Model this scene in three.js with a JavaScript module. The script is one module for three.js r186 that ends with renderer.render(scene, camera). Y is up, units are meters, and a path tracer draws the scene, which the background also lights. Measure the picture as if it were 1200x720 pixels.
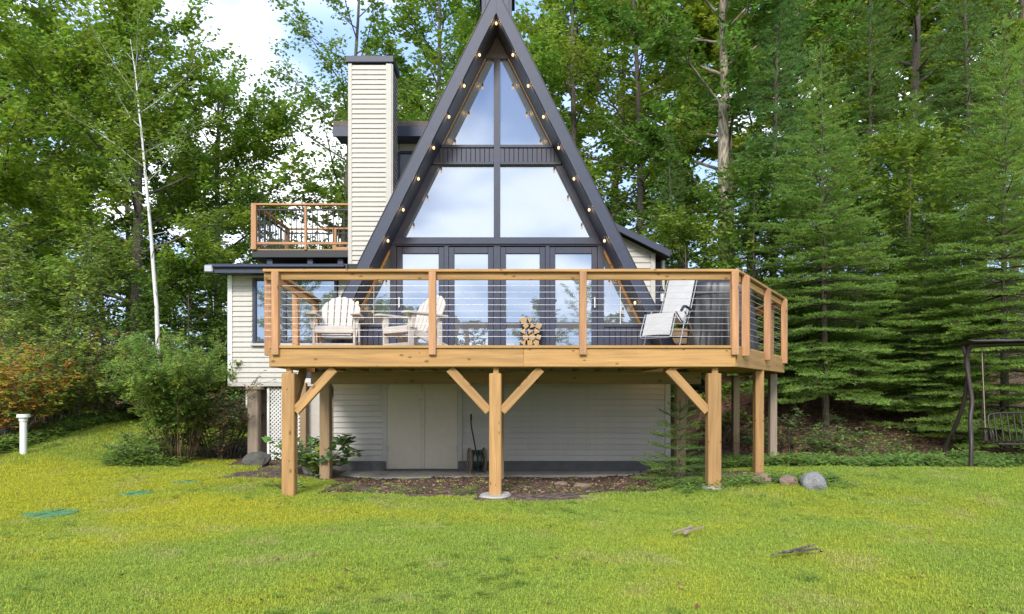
import * as THREE from 'three';
import { mergeGeometries } from 'three/addons/utils/BufferGeometryUtils.js';
import { ImprovedNoise } from 'three/addons/math/ImprovedNoise.js';

// ---------------------------------------------------------------- camera, sky, sun, exposure
const scene = new THREE.Scene();
const renderer = new THREE.WebGLRenderer({ antialias: true });
renderer.toneMapping = THREE.LinearToneMapping;
renderer.toneMappingExposure = 1.92;
renderer.shadowMap.enabled = true;
const EYE = 1.37;
const camera = new THREE.PerspectiveCamera(48.46, 1200 / 720, 0.1, 600);
camera.position.set(0, EYE, 0);
camera.lookAt(0, EYE, -10);
camera.setViewOffset(1200, 720, 0, -100, 1200, 720);       // rising front: verticals stay vertical

const NZ = new ImprovedNoise();
function fbm(x, y, z, o = 4) { let s = 0, a = 0.5, n = 0; for (let i = 0; i < o; i++) { s += a * NZ.noise(x, y, z); n += a; a *= 0.5; x *= 2.03; y *= 2.03; z *= 2.03; } return s / n; }
const sstep = (a, b, x) => { const t = Math.min(1, Math.max(0, (x - a) / (b - a))); return t * t * (3 - 2 * t); };
const mix = (a, b, t) => a + (b - a) * t;
function makeSky() {
  const W = 1024, H = 512, d = new Float32Array(W * H * 4);
  for (let j = 0; j < H; j++) {
    const el = ((j + 0.5) / H - 0.5) * Math.PI, y = Math.sin(el), c = Math.cos(el);
    for (let i = 0; i < W; i++) {
      const a = ((i + 0.5) / W - 0.5) * 2 * Math.PI, x = c * Math.cos(a), z = c * Math.sin(a);
      const up = Math.max(0, y), t = Math.pow(up, 0.40);
      let r = mix(0.76, 0.10, t), g = mix(0.90, 0.25, t), b = mix(1.0, 0.70, t);
      if (y > -0.05) {
        const k = 1 / (up + 0.16);
        const n = fbm(x * k * 0.75 + 16.28, z * k * 0.75 + 12.71, y * 1.2 + 0.3, 6) + 0.25 * fbm(x * k * 3 + 9, z * k * 3, 2.2, 4);
        const m = sstep(-0.12, 0.24, n), v = 0.78 + 0.22 * sstep(0.5, -0.1, n);
        r = mix(r, 1.36 * v, m); g = mix(g, 1.40 * v, m); b = mix(b, 1.46 * v, m);
      } else { r = 0.2; g = 0.22; b = 0.2; }
      const o = (j * W + i) * 4; d[o] = r; d[o + 1] = g; d[o + 2] = b; d[o + 3] = 1;
    }
  }
  const t = new THREE.DataTexture(d, W, H, THREE.RGBAFormat, THREE.FloatType);
  t.mapping = THREE.EquirectangularReflectionMapping; t.magFilter = t.minFilter = THREE.LinearFilter; t.needsUpdate = true;
  return t;
}
const skyTex = makeSky();
scene.background = skyTex; scene.environment = skyTex;
const sun = new THREE.DirectionalLight(new THREE.Color(1, 0.955, 0.88), 2.1);
sun.position.set(-8, 29, 26); sun.target.position.set(0, 2, -12);
sun.castShadow = true; sun.shadow.radius = 30; sun.shadow.mapSize.set(4096, 4096);
Object.assign(sun.shadow.camera, { left: -30, right: 30, top: 30, bottom: -30, near: 1, far: 120 });
scene.add(sun, sun.target);

// ---------------------------------------------------------------- helpers
function RNG(s) { s >>>= 0; return () => { s = (s + 0x6D2B79F5) | 0; let t = Math.imul(s ^ (s >>> 15), 1 | s); t = (t + Math.imul(t ^ (t >>> 7), 61 | t)) ^ t; return ((t ^ (t >>> 14)) >>> 0) / 4294967296; }; }
const R0 = RNG(11);
const V = (x, y, z) => new THREE.Vector3(x, y, z);
const P = (x, y, D) => new THREE.Vector3(x, y, -D);        // D: metres in front of the camera's plane
const taken = {};
function numbered(n) { const k = taken[n] = (taken[n] || 0) + 1; return k === 1 ? n : n + '_' + String(k - 1).padStart(3, '0'); }
function tag(o, label, category, group) { o.userData.label = label; o.userData.category = category; if (group) o.userData.group = group; return o; }
function thing(name, label, category, pos = [0, 0, 0], turn = 0, group) { const g = new THREE.Group(); g.name = numbered(name); g.position.set(...pos); g.rotation.y = turn; tag(g, label, category, group); scene.add(g); return g; }
function part(name, geo, m, parent, pos, rot) {
  const o = new THREE.Mesh(geo, m); o.name = name; o.castShadow = o.receiveShadow = true;
  if (pos) o.position.set(...(pos.isVector3 ? pos.toArray() : pos)); if (rot) o.rotation.set(...rot);
  (parent || scene).add(o); return o;
}
function struct(name, geo, m) { const o = part(name, geo, m); o.userData.kind = 'structure'; return o; }
function group(name, parent, pos, turn = 0) { const g = new THREE.Group(); g.name = name; if (pos) g.position.set(...pos); g.rotation.y = turn; parent.add(g); return g; }

// chamfered box, uv in metres with u along the longest side
const boxCache = {};
function bx(w, h, d, c = 0.006, variant = 0) {
  const key = [w.toFixed(3), h.toFixed(3), d.toFixed(3), c, variant].join();
  if (boxCache[key]) return boxCache[key];
  c = Math.min(c, w * 0.3, h * 0.3, d * 0.3);
  const H = [w / 2, h / 2, d / 2], pos = [], nor = [], uv = [];
  const L = H.indexOf(Math.max(...H)), M = (L + 1) % 3, N = (L + 2) % 3, off = [variant * 1.37, variant * 0.71];
  const put = (a, n, big) => { for (const p of a) { pos.push(...p); nor.push(...n); const o = big === L ? [p[M], p[N]] : [p[L], big === M ? p[N] : p[M]]; uv.push(o[0] + off[0], o[1] + off[1]); } };
  const tri = (a, b, e, n) => { const A = V(...a), B = V(...b), C = V(...e); const k = B.clone().sub(A).cross(C.clone().sub(A)).dot(V(...n)); const big = n.map(Math.abs).indexOf(Math.max(...n.map(Math.abs))); put(k > 0 ? [a, b, e] : [a, e, b], n, big); };
  const quad = (a, b, e, f, n) => { tri(a, b, e, n); tri(a, e, f, n); };
  const pt = (s, on) => s.map((q, i) => q * (H[i] - (i === on ? 0 : c)));
  const S = [-1, 1], s2 = Math.SQRT1_2, s3 = 1 / Math.sqrt(3);
  for (let i = 0; i < 3; i++) { const j = (i + 1) % 3, k = (i + 2) % 3;
    for (const s of S) { const q = (a, b) => { const r = [0, 0, 0]; r[i] = s; r[j] = a; r[k] = b; return pt(r, i); }; const n = [0, 0, 0]; n[i] = s; quad(q(-1, -1), q(1, -1), q(1, 1), q(-1, 1), n); }
    for (const a of S) for (const b of S) { const q = (t, on) => { const r = [0, 0, 0]; r[i] = t; r[j] = a; r[k] = b; return pt(r, on); }; const n = [0, 0, 0]; n[j] = a * s2; n[k] = b * s2; quad(q(-1, j), q(1, j), q(1, k), q(-1, k), n); } }
  for (const a of S) for (const b of S) for (const e of S) { const r = [a, b, e]; tri(pt(r, 0), pt(r, 1), pt(r, 2), r.map(v => v * s3)); }
  const g = new THREE.BufferGeometry();
  g.setAttribute('position', new THREE.Float32BufferAttribute(pos, 3)); g.setAttribute('normal', new THREE.Float32BufferAttribute(nor, 3)); g.setAttribute('uv', new THREE.Float32BufferAttribute(uv, 2));
  return boxCache[key] = g;
}
// a timber between two points
function beamBetween(name, a, b, w, h, m, parent, variant = 0, roll = 0) {
  const len = a.distanceTo(b), o = part(name, bx(w, h, len, 0.005, variant), m, parent);
  o.position.copy(a).add(b).multiplyScalar(0.5);
  const zAxis = b.clone().sub(a).normalize(), up = Math.abs(zAxis.y) > 0.98 ? V(0, 0, 1) : V(0, 1, 0), x = up.clone().cross(zAxis).normalize(), y = zAxis.clone().cross(x);
  o.quaternion.setFromRotationMatrix(new THREE.Matrix4().makeBasis(x, y, zAxis)); if (roll) o.rotateZ(roll);
  return o;
}
function prism(pts, z0, z1) { const s = new THREE.Shape(pts.map(p => new THREE.Vector2(p[0], p[1]))); const g = new THREE.ExtrudeGeometry(s, { depth: z1 - z0, bevelEnabled: false }); g.translate(0, 0, z0); return g; }
function sheet(pts, z) { const g = new THREE.ShapeGeometry(new THREE.Shape(pts.map(p => new THREE.Vector2(p[0], p[1])))); g.translate(0, 0, z); return g; }
function tube(pts, r, seg = 24, rad = 8) { return new THREE.TubeGeometry(new THREE.CatmullRomCurve3(pts.map(p => p.isVector3 ? p : V(...p)), false, 'catmullrom', 0.5), seg, r, rad, false); }
function rod(a, b, r, rad = 6) { const A = a.isVector3 ? a : V(...a), B = b.isVector3 ? b : V(...b), l = A.distanceTo(B), g = new THREE.CylinderGeometry(r, r, l, rad); g.applyQuaternion(new THREE.Quaternion().setFromUnitVectors(V(0, 1, 0), B.clone().sub(A).normalize())); g.translate((A.x + B.x) / 2, (A.y + B.y) / 2, (A.z + B.z) / 2); return g; }

// ---------------------------------------------------------------- textures and materials
function tex(W, H, f, rx = 1, ry = 1, srgb = true) {
  const d = new Uint8Array(W * H * 4);
  for (let j = 0; j < H; j++) for (let i = 0; i < W; i++) { const c = f(i / W, j / H), o = (j * W + i) * 4; for (let k = 0; k < 3; k++) d[o + k] = Math.max(0, Math.min(255, c[k] * 255)); d[o + 3] = 255; }
  const t = new THREE.DataTexture(d, W, H, THREE.RGBAFormat); t.wrapS = t.wrapT = THREE.RepeatWrapping; t.magFilter = THREE.LinearFilter; t.minFilter = THREE.LinearMipmapLinearFilter; t.generateMipmaps = true;
  if (srgb) t.colorSpace = THREE.SRGBColorSpace; t.repeat.set(rx, ry); t.needsUpdate = true; return t;
}
// periodic noise: u and v in 0..1
function pn(u, v, fu, fv, s, o = 4) { const a = u * 2 * Math.PI, b = v * 2 * Math.PI; return fbm(Math.cos(a) * fu / 6.28 + s, Math.sin(a) * fu / 6.28 + Math.cos(b) * fv / 6.28, Math.sin(b) * fv / 6.28 + s * 1.7, o); }
const S = x => x <= 0.0031308 ? 12.92 * x : 1.055 * Math.pow(x, 1 / 2.4) - 0.055;
function woodTex(col, seed, knots = 6, amp = 1) {
  const r = RNG(seed), kn = Array.from({ length: knots }, () => [r(), r(), 0.006 + 0.010 * r()]);
  return tex(512, 256, (u, v) => {
    const g = pn(u, v, 5, 60, seed, 4) * 0.30 + pn(u, v, 3, 9, seed + 5, 3) * 0.34 + pn(u, v, 60, 200, seed + 9, 2) * 0.10;
    let k = 0; for (const [a, b, s] of kn) { let du = Math.abs(u - a), dv = Math.abs(v - b); du = Math.min(du, 1 - du) * 2; dv = Math.min(dv, 1 - dv) * 0.5; const q = Math.hypot(du * 0.55, dv) / s; k = Math.max(k, 1 - sstep(0.55, 1.5, q)); }
    const m = (1 + g * amp) * (1 - 0.55 * k);
    return [S(col[0] * m), S(col[1] * m * (1 - 0.04 * g - 0.1 * k)), S(col[2] * m * (1 - 0.1 * g - 0.2 * k))];
  }, 0.5, 2);
}
const std = (c, roughness = 0.7, o = {}) => new THREE.MeshStandardMaterial({ color: new THREE.Color().setRGB(...c), roughness, ...o });
const M = {};
const deckTex = woodTex([0.40, 0.222, 0.076], 3, 12, 1.25), postTex = woodTex([0.37, 0.205, 0.075], 7, 14, 1.3), redTex = woodTex([0.42, 0.215, 0.10], 17, 8, 1.2), greyWoodTex = woodTex([0.26, 0.20, 0.15], 23, 5), oldTex = woodTex([0.30, 0.2, 0.11], 29, 8);
const wbump = tex(256, 256, (u, v) => { const g = 0.5 + 0.5 * pn(u, v, 4, 60, 2.2, 4); return [g, g, g]; }, 0.5, 2, false);
const wood = (t, tone = 1, rough = 0.72) => new THREE.MeshStandardMaterial({ map: t, roughness: rough, color: new THREE.Color().setRGB(tone, tone, tone), bumpMap: wbump, bumpScale: 0.0012 });
M.deck = [wood(deckTex), wood(deckTex, 0.86), wood(deckTex, 1.1)];
M.post = [wood(postTex), wood(postTex, 1.12), wood(postTex, 0.88)];
M.rail = [wood(redTex), wood(redTex, 1.08), wood(redTex, 0.9)];
M.grey = wood(greyWoodTex, 1, 0.85); M.old = wood(oldTex, 1, 0.85);
const paintTex = (c, amp, seed) => tex(256, 256, (u, v) => { const m = 1 + amp * (pn(u, v, 14, 14, seed, 4) * 0.8 + pn(u, v, 90, 30, seed + 3, 2) * 0.5); return c.map(x => S(x * m)); }, 0.6, 0.6);
const trimTex = paintTex([0.023, 0.030, 0.060], 0.35, 4.4), sideTex = paintTex([0.475, 0.445, 0.395], 0.14, 8.1), fndTex = paintTex([0.115, 0.113, 0.11], 0.4, 6.6), concTex = paintTex([0.38, 0.355, 0.31], 0.5, 1.3), charTex = paintTex([0.50, 0.455, 0.40], 0.25, 15.5);
M.trim = new THREE.MeshStandardMaterial({ map: trimTex, roughness: 0.5 });
M.side = [1, 0.965, 1.03].map(k => new THREE.MeshStandardMaterial({ map: sideTex, roughness: 0.6, color: new THREE.Color(k, k, k) }));
M.door = new THREE.MeshStandardMaterial({ map: paintTex([0.58, 0.51, 0.40], 0.10, 18.1), roughness: 0.55 });
M.fnd = new THREE.MeshStandardMaterial({ map: fndTex, roughness: 0.9 });
M.conc = new THREE.MeshStandardMaterial({ map: concTex, roughness: 0.95 });
M.black = std([0.010, 0.010, 0.011], 0.5);
M.white = std([0.72, 0.71, 0.68], 0.5);
M.shingle = new THREE.MeshStandardMaterial({ map: paintTex([0.05, 0.047, 0.047], 0.7, 31), roughness: 0.95 });
M.brownroof = new THREE.MeshStandardMaterial({ map: paintTex([0.13, 0.105, 0.085], 0.6, 33), roughness: 0.95 });

M.glass = new THREE.MeshPhysicalMaterial({ color: new THREE.Color(0.47, 0.52, 0.585), roughness: 0, metalness: 0.78, transmission: 1, thickness: 0, ior: 1.7 });
M.metal = std([0.42, 0.42, 0.43], 0.35, { metalness: 0.9 });
M.cable = std([0.62, 0.62, 0.64], 0.35, { metalness: 0.6 });
M.plaster = std([0.30, 0.24, 0.17], 0.9);
M.floor = wood(oldTex, 1.0, 0.5);
M.chair = new THREE.MeshStandardMaterial({ map: charTex, roughness: 0.75 });
M.bulb = std([0.9, 0.7, 0.4], 0.3, { emissive: new THREE.Color(1, 0.56, 0.18), emissiveIntensity: 0.95 });

// ---------------------------------------------------------------- ground
function ground(x, D) {
  let y = 0.05 * NZ.noise(x * 0.35, D * 0.35, 3.1) + 0.02 * NZ.noise(x * 1.3, D * 1.3, 8.1);
  y -= 0.07 * sstep(9.6, 11.5, D) * sstep(-3.6, -2.6, x) * sstep(4.2, 3.0, x);
  y += 0.16 * sstep(1.0, 3.4, x) * sstep(7.4, 9.2, D) * sstep(12.5, 10.5, D);
  y += 0.38 * sstep(-5, -11, x) * sstep(9, 18, D);
  y += 0.25 * sstep(-3, -9, x) * sstep(12.5, 17, D);
  const hill = Math.max(0, D - 12.4 - 2.2 * sstep(5.5, 3.2, x));
  y += sstep(3.3, 5.6, x) * (hill < 5 ? 0.055 * hill * hill : 1.375 + 0.34 * (Math.min(hill, 22) - 5));
  y += Math.max(0, Math.min(D, 60) - 24) * 0.12 * sstep(6, 0, x);
  y += Math.max(0, -D - 50) * 0.02;
  return y;
}
const edge = (x, D) => 0.25 * NZ.noise(x * 1.1, D * 1.1, 5) + 0.12 * NZ.noise(x * 4, D * 4, 7);
function zone(x, D) {     // 0 lawn, 1 soil, 2 forest floor
  const e = edge(x, D);
  if (D > 8.8 + 0.12 * Math.abs(x) + 1.3 * e && D < 12.6 && x > -2.6 + e && x < 3.7 + e * 2 - 0.1 * (D - 9.4)) return 1;         // bed below the deck
  if (D > 10.6 + e * 1.6 && D < 14 && x > -4.6 + e && x <= -2.2) return 1;                       // bare path beside the wing
  if (Math.hypot(x - 0.25, (D - 8.75) * 2.2) < 0.75 + e * 1.5) return 1;
  if (x > 3 && D > 12.0 + e * 2 + 0.15 * (x - 3) * 0.2) return 2;
  if (x < -2.2 && D > 12.6 + e + 0.55 * Math.max(0, -x - 5.3) + (x > -5.4 ? 0 : 0.6) && !(x < -6.6 && x > -10.1 + e * 2 && D < 18.4 + e * 2)) return 2;
  if (x < -10.1 + e * 2 && D > 11.5) return 2;
  if (D > 12.6 && x > -5) return 2;
  if (D > 19) return 2;
  return 0;
}
function lines(a, b, fine0, fine1, step, grow) { const out = []; for (let v = fine0; v <= fine1 + 1e-6; v += step) out.push(v); let s = step; for (let v = fine0; v > a;) { s *= grow; v -= s; out.unshift(Math.max(a, v)); } s = step; for (let v = out[out.length - 1]; v < b;) { s *= grow; v += s; out.push(Math.min(b, v)); } return out; }
{
  const xs = lines(-220, 220, -14, 12, 0.16, 1.13), ds = lines(-220, 160, 2.4, 20, 0.16, 1.13), nx = xs.length, pos = [], uv = [], idx = [[], [], []];
  for (const D of ds) for (const x of xs) { pos.push(x, ground(x, D), -D); uv.push(x, D); }
  for (let j = 0; j + 1 < ds.length; j++) for (let i = 0; i + 1 < nx; i++) { const a = j * nx + i, z = zone((xs[i] + xs[i + 1]) / 2, (ds[j] + ds[j + 1]) / 2); idx[z].push(a, a + 1, a + nx + 1, a, a + nx + 1, a + nx); }
  const soilT = tex(512, 512, (u, v) => { const n = pn(u, v, 24, 24, 3.3, 5), f = pn(u, v, 160, 160, 1.1, 2), q = sstep(-0.2, 0.35, n + 0.5 * f); return [S(mix(0.055, 0.20, q)), S(mix(0.036, 0.135, q)), S(mix(0.024, 0.095, q))]; }, 0.5, 0.5);
  const floorT = tex(512, 512, (u, v) => { const n = pn(u, v, 30, 30, 7.3, 5), f = pn(u, v, 200, 200, 4.1, 2), q = sstep(-0.3, 0.4, n + 0.8 * f), k = sstep(0.05, 0.3, pn(u, v, 9, 9, 14, 3)); return [S(mix(0.04, 0.17, q)), S(mix(0.026, mix(0.085, 0.11, k), q)), S(mix(0.018, 0.05, q))]; }, 0.4, 0.4);
  const lawnT = tex(512, 512, (u, v) => { const n = pn(u, v, 40, 40, 9.3, 5), f = pn(u, v, 220, 220, 2.1, 2), q = sstep(-0.4, 0.4, n + f); return [S(mix(0.15, 0.32, q)), S(mix(0.19, 0.35, q)), S(mix(0.035, 0.06, q))]; }, 0.5, 0.5);
  const names = ['lawn', 'soil_bed', 'forest_floor'];
  [lawnT, soilT, floorT].forEach((t, k) => {
    const g = new THREE.BufferGeometry(); g.setAttribute('position', new THREE.Float32BufferAttribute(pos, 3)); g.setAttribute('uv', new THREE.Float32BufferAttribute(uv, 2)); g.setIndex(idx[0].concat(idx[1], idx[2])); g.computeVertexNormals(); g.setIndex(idx[k]);
    struct(names[k], g, new THREE.MeshStandardMaterial({ map: t, roughness: 1, bumpMap: t, bumpScale: 0.012 }));
  });
}

// ---------------------------------------------------------------- the cabin
const cabin = thing('a_frame_cabin', 'A-frame cabin with glazed gable, blue-grey trim and cream siding', 'cabin');
const XC = -0.27, APEX = 8.22, DG = 12.3, DB = 11.64, FLOOR = 1.98;
const hwOut = y => (APEX - y) * 0.5, hwIn = y => (APEX - 0.4 - y) * 0.5;
// lap siding: one board per course, thicker at its lower edge; l0,r0 at its bottom, l1,r1 at its top
function lapBoard(l0, r0, l1, r1, h, lip = 0.022) {
  const z0 = lip, z1 = 0.003, y1 = h - 0.002, q = [[l0, 0, 0], [r0, 0, 0], [r0, 0, z0], [l0, 0, z0], [l0, 0.012, z0 + 0.001], [r0, 0.012, z0 + 0.001], [r1, y1, z1], [l1, y1, z1], [r1, y1, 0], [l1, y1, 0]];
  const F = [[0, 1, 2, 3], [3, 2, 5, 4], [4, 5, 6, 7], [7, 6, 8, 9], [0, 3, 4, 9], [4, 7, 9, 9], [1, 8, 5, 2], [5, 8, 6, 6], [0, 9, 8, 1]], pos = [], uv = [];
  for (const f of F) { const t = f[2] === f[3] ? [[f[0], f[1], f[2]]] : [[f[0], f[1], f[2]], [f[0], f[2], f[3]]]; for (const k of t) for (const i of k) { pos.push(...q[i]); uv.push(q[i][0] + h * 3.1, q[i][1] + q[i][2]); } }
  const g = new THREE.BufferGeometry(); g.setAttribute('position', new THREE.Float32BufferAttribute(pos, 3)); g.setAttribute('uv', new THREE.Float32BufferAttribute(uv, 2)); g.computeVertexNormals(); return g;
}
const lapCache = {};
function siding(parent, pos, turn, y0, y1, L, Rr, exposure = 0.1, lean = null) {
  const holder = group('siding', parent, pos, turn); let k = 0;
  for (let y = y0; y < y1 - 0.02; y += exposure, k++) {
    const h = Math.min(exposure, y1 - y), f = lean || (() => [L, Rr]), a = f(y), b = f(y + h);
    if (a[1] - a[0] < 0.03) continue;
    const key = [...a, ...b, h].map(v => v.toFixed(3)).join();
    if (a[1] - a[0] > 2) {       // long courses are laid in two or three lengths with staggered butt joints
      let x = a[0], q = 0; const first = 0.7 + ((k * 0.618) % 1) * 1.9;
      while (x < a[1] - 0.01) { let e = Math.min(a[1], x + (q ? 2.4 : first)); if (a[1] - e < 0.5) e = a[1]; part('siding_board', lapBoard(x, e - 0.002, x, e - 0.002, h), M.side[(k * 2 + q * 5 + (k * k) % 3) % 3], holder, [0, y, 0.001 * (q % 2)]); x = e; q++; }
      continue;
    }
    part('siding_board', lapCache[key] ||= lapBoard(a[0], a[1], b[0], b[1], h), M.side[(k * 7 + ((k * k) % 5)) % 3], holder, [0, y, 0]);
  }
  return holder;
}
{
  // roof: two slabs, barge boards in front, dark underside
  const roof = group('roof', cabin);
  for (const s of [-1, 1]) {
    const yb = 1.62, X = h => XC + s * h;
    part('roof_slope', prism([[X(0), APEX], [X(hwOut(yb)), yb], [X(hwOut(yb) - 0.205), yb], [X(0), APEX - 0.41]], -18.6, -(DB + 0.001)), M.shingle, roof);
    part('soffit', prism([[X(hwOut(yb) - 0.2055), yb], [X(hwOut(yb) - 0.2125), yb], [X(0.001), APEX - 0.425], [X(0.001), APEX - 0.411]], -(DG - 0.052), -(DB + 0.002)), M.trim, roof);
    part('barge_board', prism([[X(0.001), APEX + 0.02], [X(hwOut(yb) + 0.012), yb], [X(hwOut(yb) - 0.2), yb], [X(0.001), APEX - 0.4]], -(DB - 0.0), -(DB - 0.05)), M.trim, roof);
    part('drip_edge', prism([[X(0.001), APEX + 0.045], [X(hwOut(yb) + 0.025), yb], [X(hwOut(yb) + 0.0125), yb], [X(0.001), APEX + 0.021]], -18.61, -(DB - 0.062)), M.black, roof);
  }
  // gable front (blue-grey frame members), plane z = -DG
  const fr = group('gable_frame', cabin), zf = -(DG - 0.05), zb = -(DG + 0.05);
  const inn = y => (APEX - 0.415 - y) * 0.5;      // underside of the slab
  const memb = (name, pts, z0 = zb, z1 = zf, m = M.trim) => part(name, prism(pts, z0, z1), m, fr);
  memb('gable_panel', [[XC - inn(7.44), 7.44], [XC + inn(7.44), 7.44], [XC, APEX - 0.43]], zb, zf - 0.03);
  memb('gable_beam', [[XC - inn(7.36) , 7.36], [XC + inn(7.36), 7.36], [XC + inn(7.44), 7.44], [XC - inn(7.44), 7.44]], zb, zf + 0.012);
  memb('mullion', [[XC - 0.058, 4.15], [XC + 0.058, 4.15], [XC + 0.058, 7.36], [XC - 0.058, 7.36]], zb, zf + 0.006);
  const band = group('band', cabin);
  for (const s of [-1, 1]) {
    // grooved boards of the band between the two glazed storeys
    for (let k = 0; k < 16; k++) { const x0 = 0.058 + k * 0.083, x1 = Math.min(x0 + 0.077, inn(5.76)); if (x1 - x0 > 0.02) part('band_board', bx(x1 - x0, 0.255, 0.03, 0.004), M.trim, band, [XC + s * (x0 + x1) / 2, 5.625, zf - 0.004]); }
    part('band_rail', bx(inn(5.5) - 0.06, 0.045, 0.09, 0.005), M.trim, band, [XC + s * (inn(5.5) + 0.058) / 2, 5.475, zf - 0.01]);
    part('band_rail', bx(inn(5.8) - 0.06, 0.05, 0.09, 0.005), M.trim, band, [XC + s * (inn(5.8) + 0.058) / 2, 5.78, zf - 0.01]);
    part('band_back', prism([[XC, 5.5], [XC + s * inn(5.5), 5.5], [XC + s * inn(5.76), 5.76], [XC, 5.76]], zb, zf - 0.03), M.trim, band);
    // raking frame members
    const rk = (y0, y1, w, m, name) => memb(name, [[XC + s * inn(y0), y0], [XC + s * inn(y1), y1], [XC + s * (inn(y1) - w), y1], [XC + s * (inn(y0) - w), y0]], zb, zf, m);
    rk(5.805, 7.36, 0.028, M.grey, 'raking_trim');
    rk(4.15, 5.452, 0.125, M.trim, 'raking_frame');
    rk(2.59, 4.0, 0.05, M.deck[0], 'raking_trim');
    // panes
    const uw = group('window', cabin);
    part('pane', sheet([[XC + s * 0.05, 5.80], [XC + s * (inn(5.80) - 0.04), 5.80], [XC + s * (inn(7.37) - 0.04), 7.37], [XC + s * 0.05, 7.37]], -DG), M.glass, uw);
    const mw = group('window', cabin);
    part('pane', sheet([[XC + s * 0.05, 4.14], [XC + s * (inn(4.14) - 0.11), 4.14], [XC + s * (inn(5.46) - 0.11), 5.46], [XC + s * 0.05, 5.46]], -DG), M.glass, mw);
    const lw = group('window', cabin);
    part('pane', sheet([[XC + s * 1.9, 2.58], [XC + s * (inn(2.58) - 0.05), 2.58], [XC + s * (inn(4.01) - 0.05), 4.01], [XC + s * 1.9, 4.01]], -DG), M.glass, lw);
    part('glazing_bar', bx(0.012, 1.2, 0.02, 0.003), M.white, lw, [XC + s * 2.22, 3.05, -(DG - 0.02)]);
    // knee panel: vertical boards
    const kp = group('knee_panel', cabin);
    for (let k = 0; k < 11; k++) { const x0 = 1.925 + k * 0.1, x1 = x0 + 0.094; if (x1 < inn(2.4)) part('panel_board', bx(x1 - x0, 0.58, 0.03, 0.004), M.trim, kp, [XC + s * (x0 + x1) / 2, 2.25, zf - 0.006]); }
    part('panel_back', bx(0.96, 0.6, 0.05, 0.004), M.trim, kp, [XC + s * 2.40, 2.26, -(DG + 0.02)]);
    part('panel_rail', bx(0.78, 0.05, 0.1, 0.005), M.trim, kp, [XC + s * 2.31, 2.565, zf - 0.02]);
    // jambs
    memb('jamb', [[XC + s * 1.808, FLOOR], [XC + s * 1.92, FLOOR], [XC + s * 1.92, 4.0], [XC + s * 1.808, 4.0]], zb, zf + 0.01);
    memb('jamb', [[XC + s * 0.872, FLOOR], [XC + s * 0.945, FLOOR], [XC + s * 0.945, 4.0], [XC + s * 0.872, 4.0]], zb, zf + 0.006);
    // two door leaves a side
    for (const [a, b] of [[0.062, 0.868], [0.949, 1.804]]) {
      const d = group('door', cabin), ga = a + 0.10, gb = b - 0.10, X = v => XC + s * v, zd = -(DG - 0.018);
      part('door_stile', bx(0.10, 2.0, 0.045, 0.005), M.trim, d, [X(a + 0.05), 2.985, zd]);
      part('door_stile', bx(0.10, 2.0, 0.045, 0.005), M.trim, d, [X(b - 0.05), 2.985, zd]);
      part('door_rail', bx(gb - ga, 0.12, 0.045, 0.005), M.trim, d, [X((ga + gb) / 2), 3.925, zd]);
      part('door_rail', bx(gb - ga, 0.22, 0.045, 0.005), M.trim, d, [X((ga + gb) / 2), 2.095, zd]);
      part('pane', sheet([[X(ga - 0.01), 2.19], [X(gb + 0.01), 2.19], [X(gb + 0.01), 3.88], [X(ga - 0.01), 3.88]], -DG), M.glass, d);
      if (a > 0.5) { part('handle', new THREE.CapsuleGeometry(0.011, 0.17, 3, 8), M.white, d, [X(b - 0.05), 2.98, zd + 0.06]); for (const q of [-0.07, 0.07]) part('handle_stud', rod([0, 0, 0], [0, 0, 0.05], 0.006), M.white, d, [X(b - 0.05), 2.98 + q, zd + 0.015]); }
    }
  }
  memb('mullion', [[XC - 0.058, FLOOR], [XC + 0.058, FLOOR], [XC + 0.058, 4.0], [XC - 0.058, 4.0]], zb, zf + 0.006);
  memb('header_beam', [[XC - inn(4.0) + 0.01, 4.0], [XC + inn(4.0) - 0.01, 4.0], [XC + inn(4.15) - 0.01, 4.15], [XC - inn(4.15) + 0.01, 4.15]], zb, zf + 0.02);
  memb('header_lip', [[XC - 1.95, 4.028], [XC + 1.95, 4.028], [XC + 1.95, 4.05], [XC - 1.95, 4.05]], zf + 0.021, zf + 0.05);
  // inside: floor, back wall, two collar beams
  const ins = group('interior', cabin);
  part('floor', bx(5.9, 0.08, 5.9, 0.004), M.floor, ins, [XC, FLOOR - 0.06, -15.4]);
  part('back_wall', prism([[XC - 3.05, 1.9], [XC + 3.05, 1.9], [XC, 7.95]], -18.4, -18.3), M.plaster, ins);
  for (const D of [13.6, 15.6]) part('collar_beam', bx(2.6, 0.16, 0.1, 0.01), M.plaster, ins, [XC, 5.0, -D]);
  for (const s of [-1, 1]) part('ceiling_board', prism([[XC + s * (inn(2.0) - 0.004), 2.0], [XC + s * (inn(7.5) - 0.004), 7.5], [XC + s * (inn(7.5) - 0.016), 7.5], [XC + s * (inn(2.0) - 0.016), 2.0]], -18.3, -(DG + 0.06)), M.plaster, ins);
  // stove pipe box behind the ridge
  const st = group('ridge_stack', cabin);
  part('stack_body', bx(0.62, 1.5, 0.6, 0.01), M.trim, st, [-0.31, 8.75, -14.2]);
  for (let k = 0; k < 5; k++) part('stack_rib', bx(0.03, 1.4, 0.02, 0.004), M.trim, st, [-0.56 + k * 0.125, 8.7, -13.89]);
  part('stack_cap', bx(0.74, 0.08, 0.72, 0.01), M.trim, st, [-0.31, 9.54, -14.2]);

  // basement front: siding, double door, foundation
  const bw = group('basement_wall', cabin), zw = -12.33, xl = -3.22, xr = 2.86;
  part('wall_core', bx(xr - xl, 2.0, 0.12, 0.01), M.door, bw, [(xl + xr) / 2, 0.95, zw - 0.062]);
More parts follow.
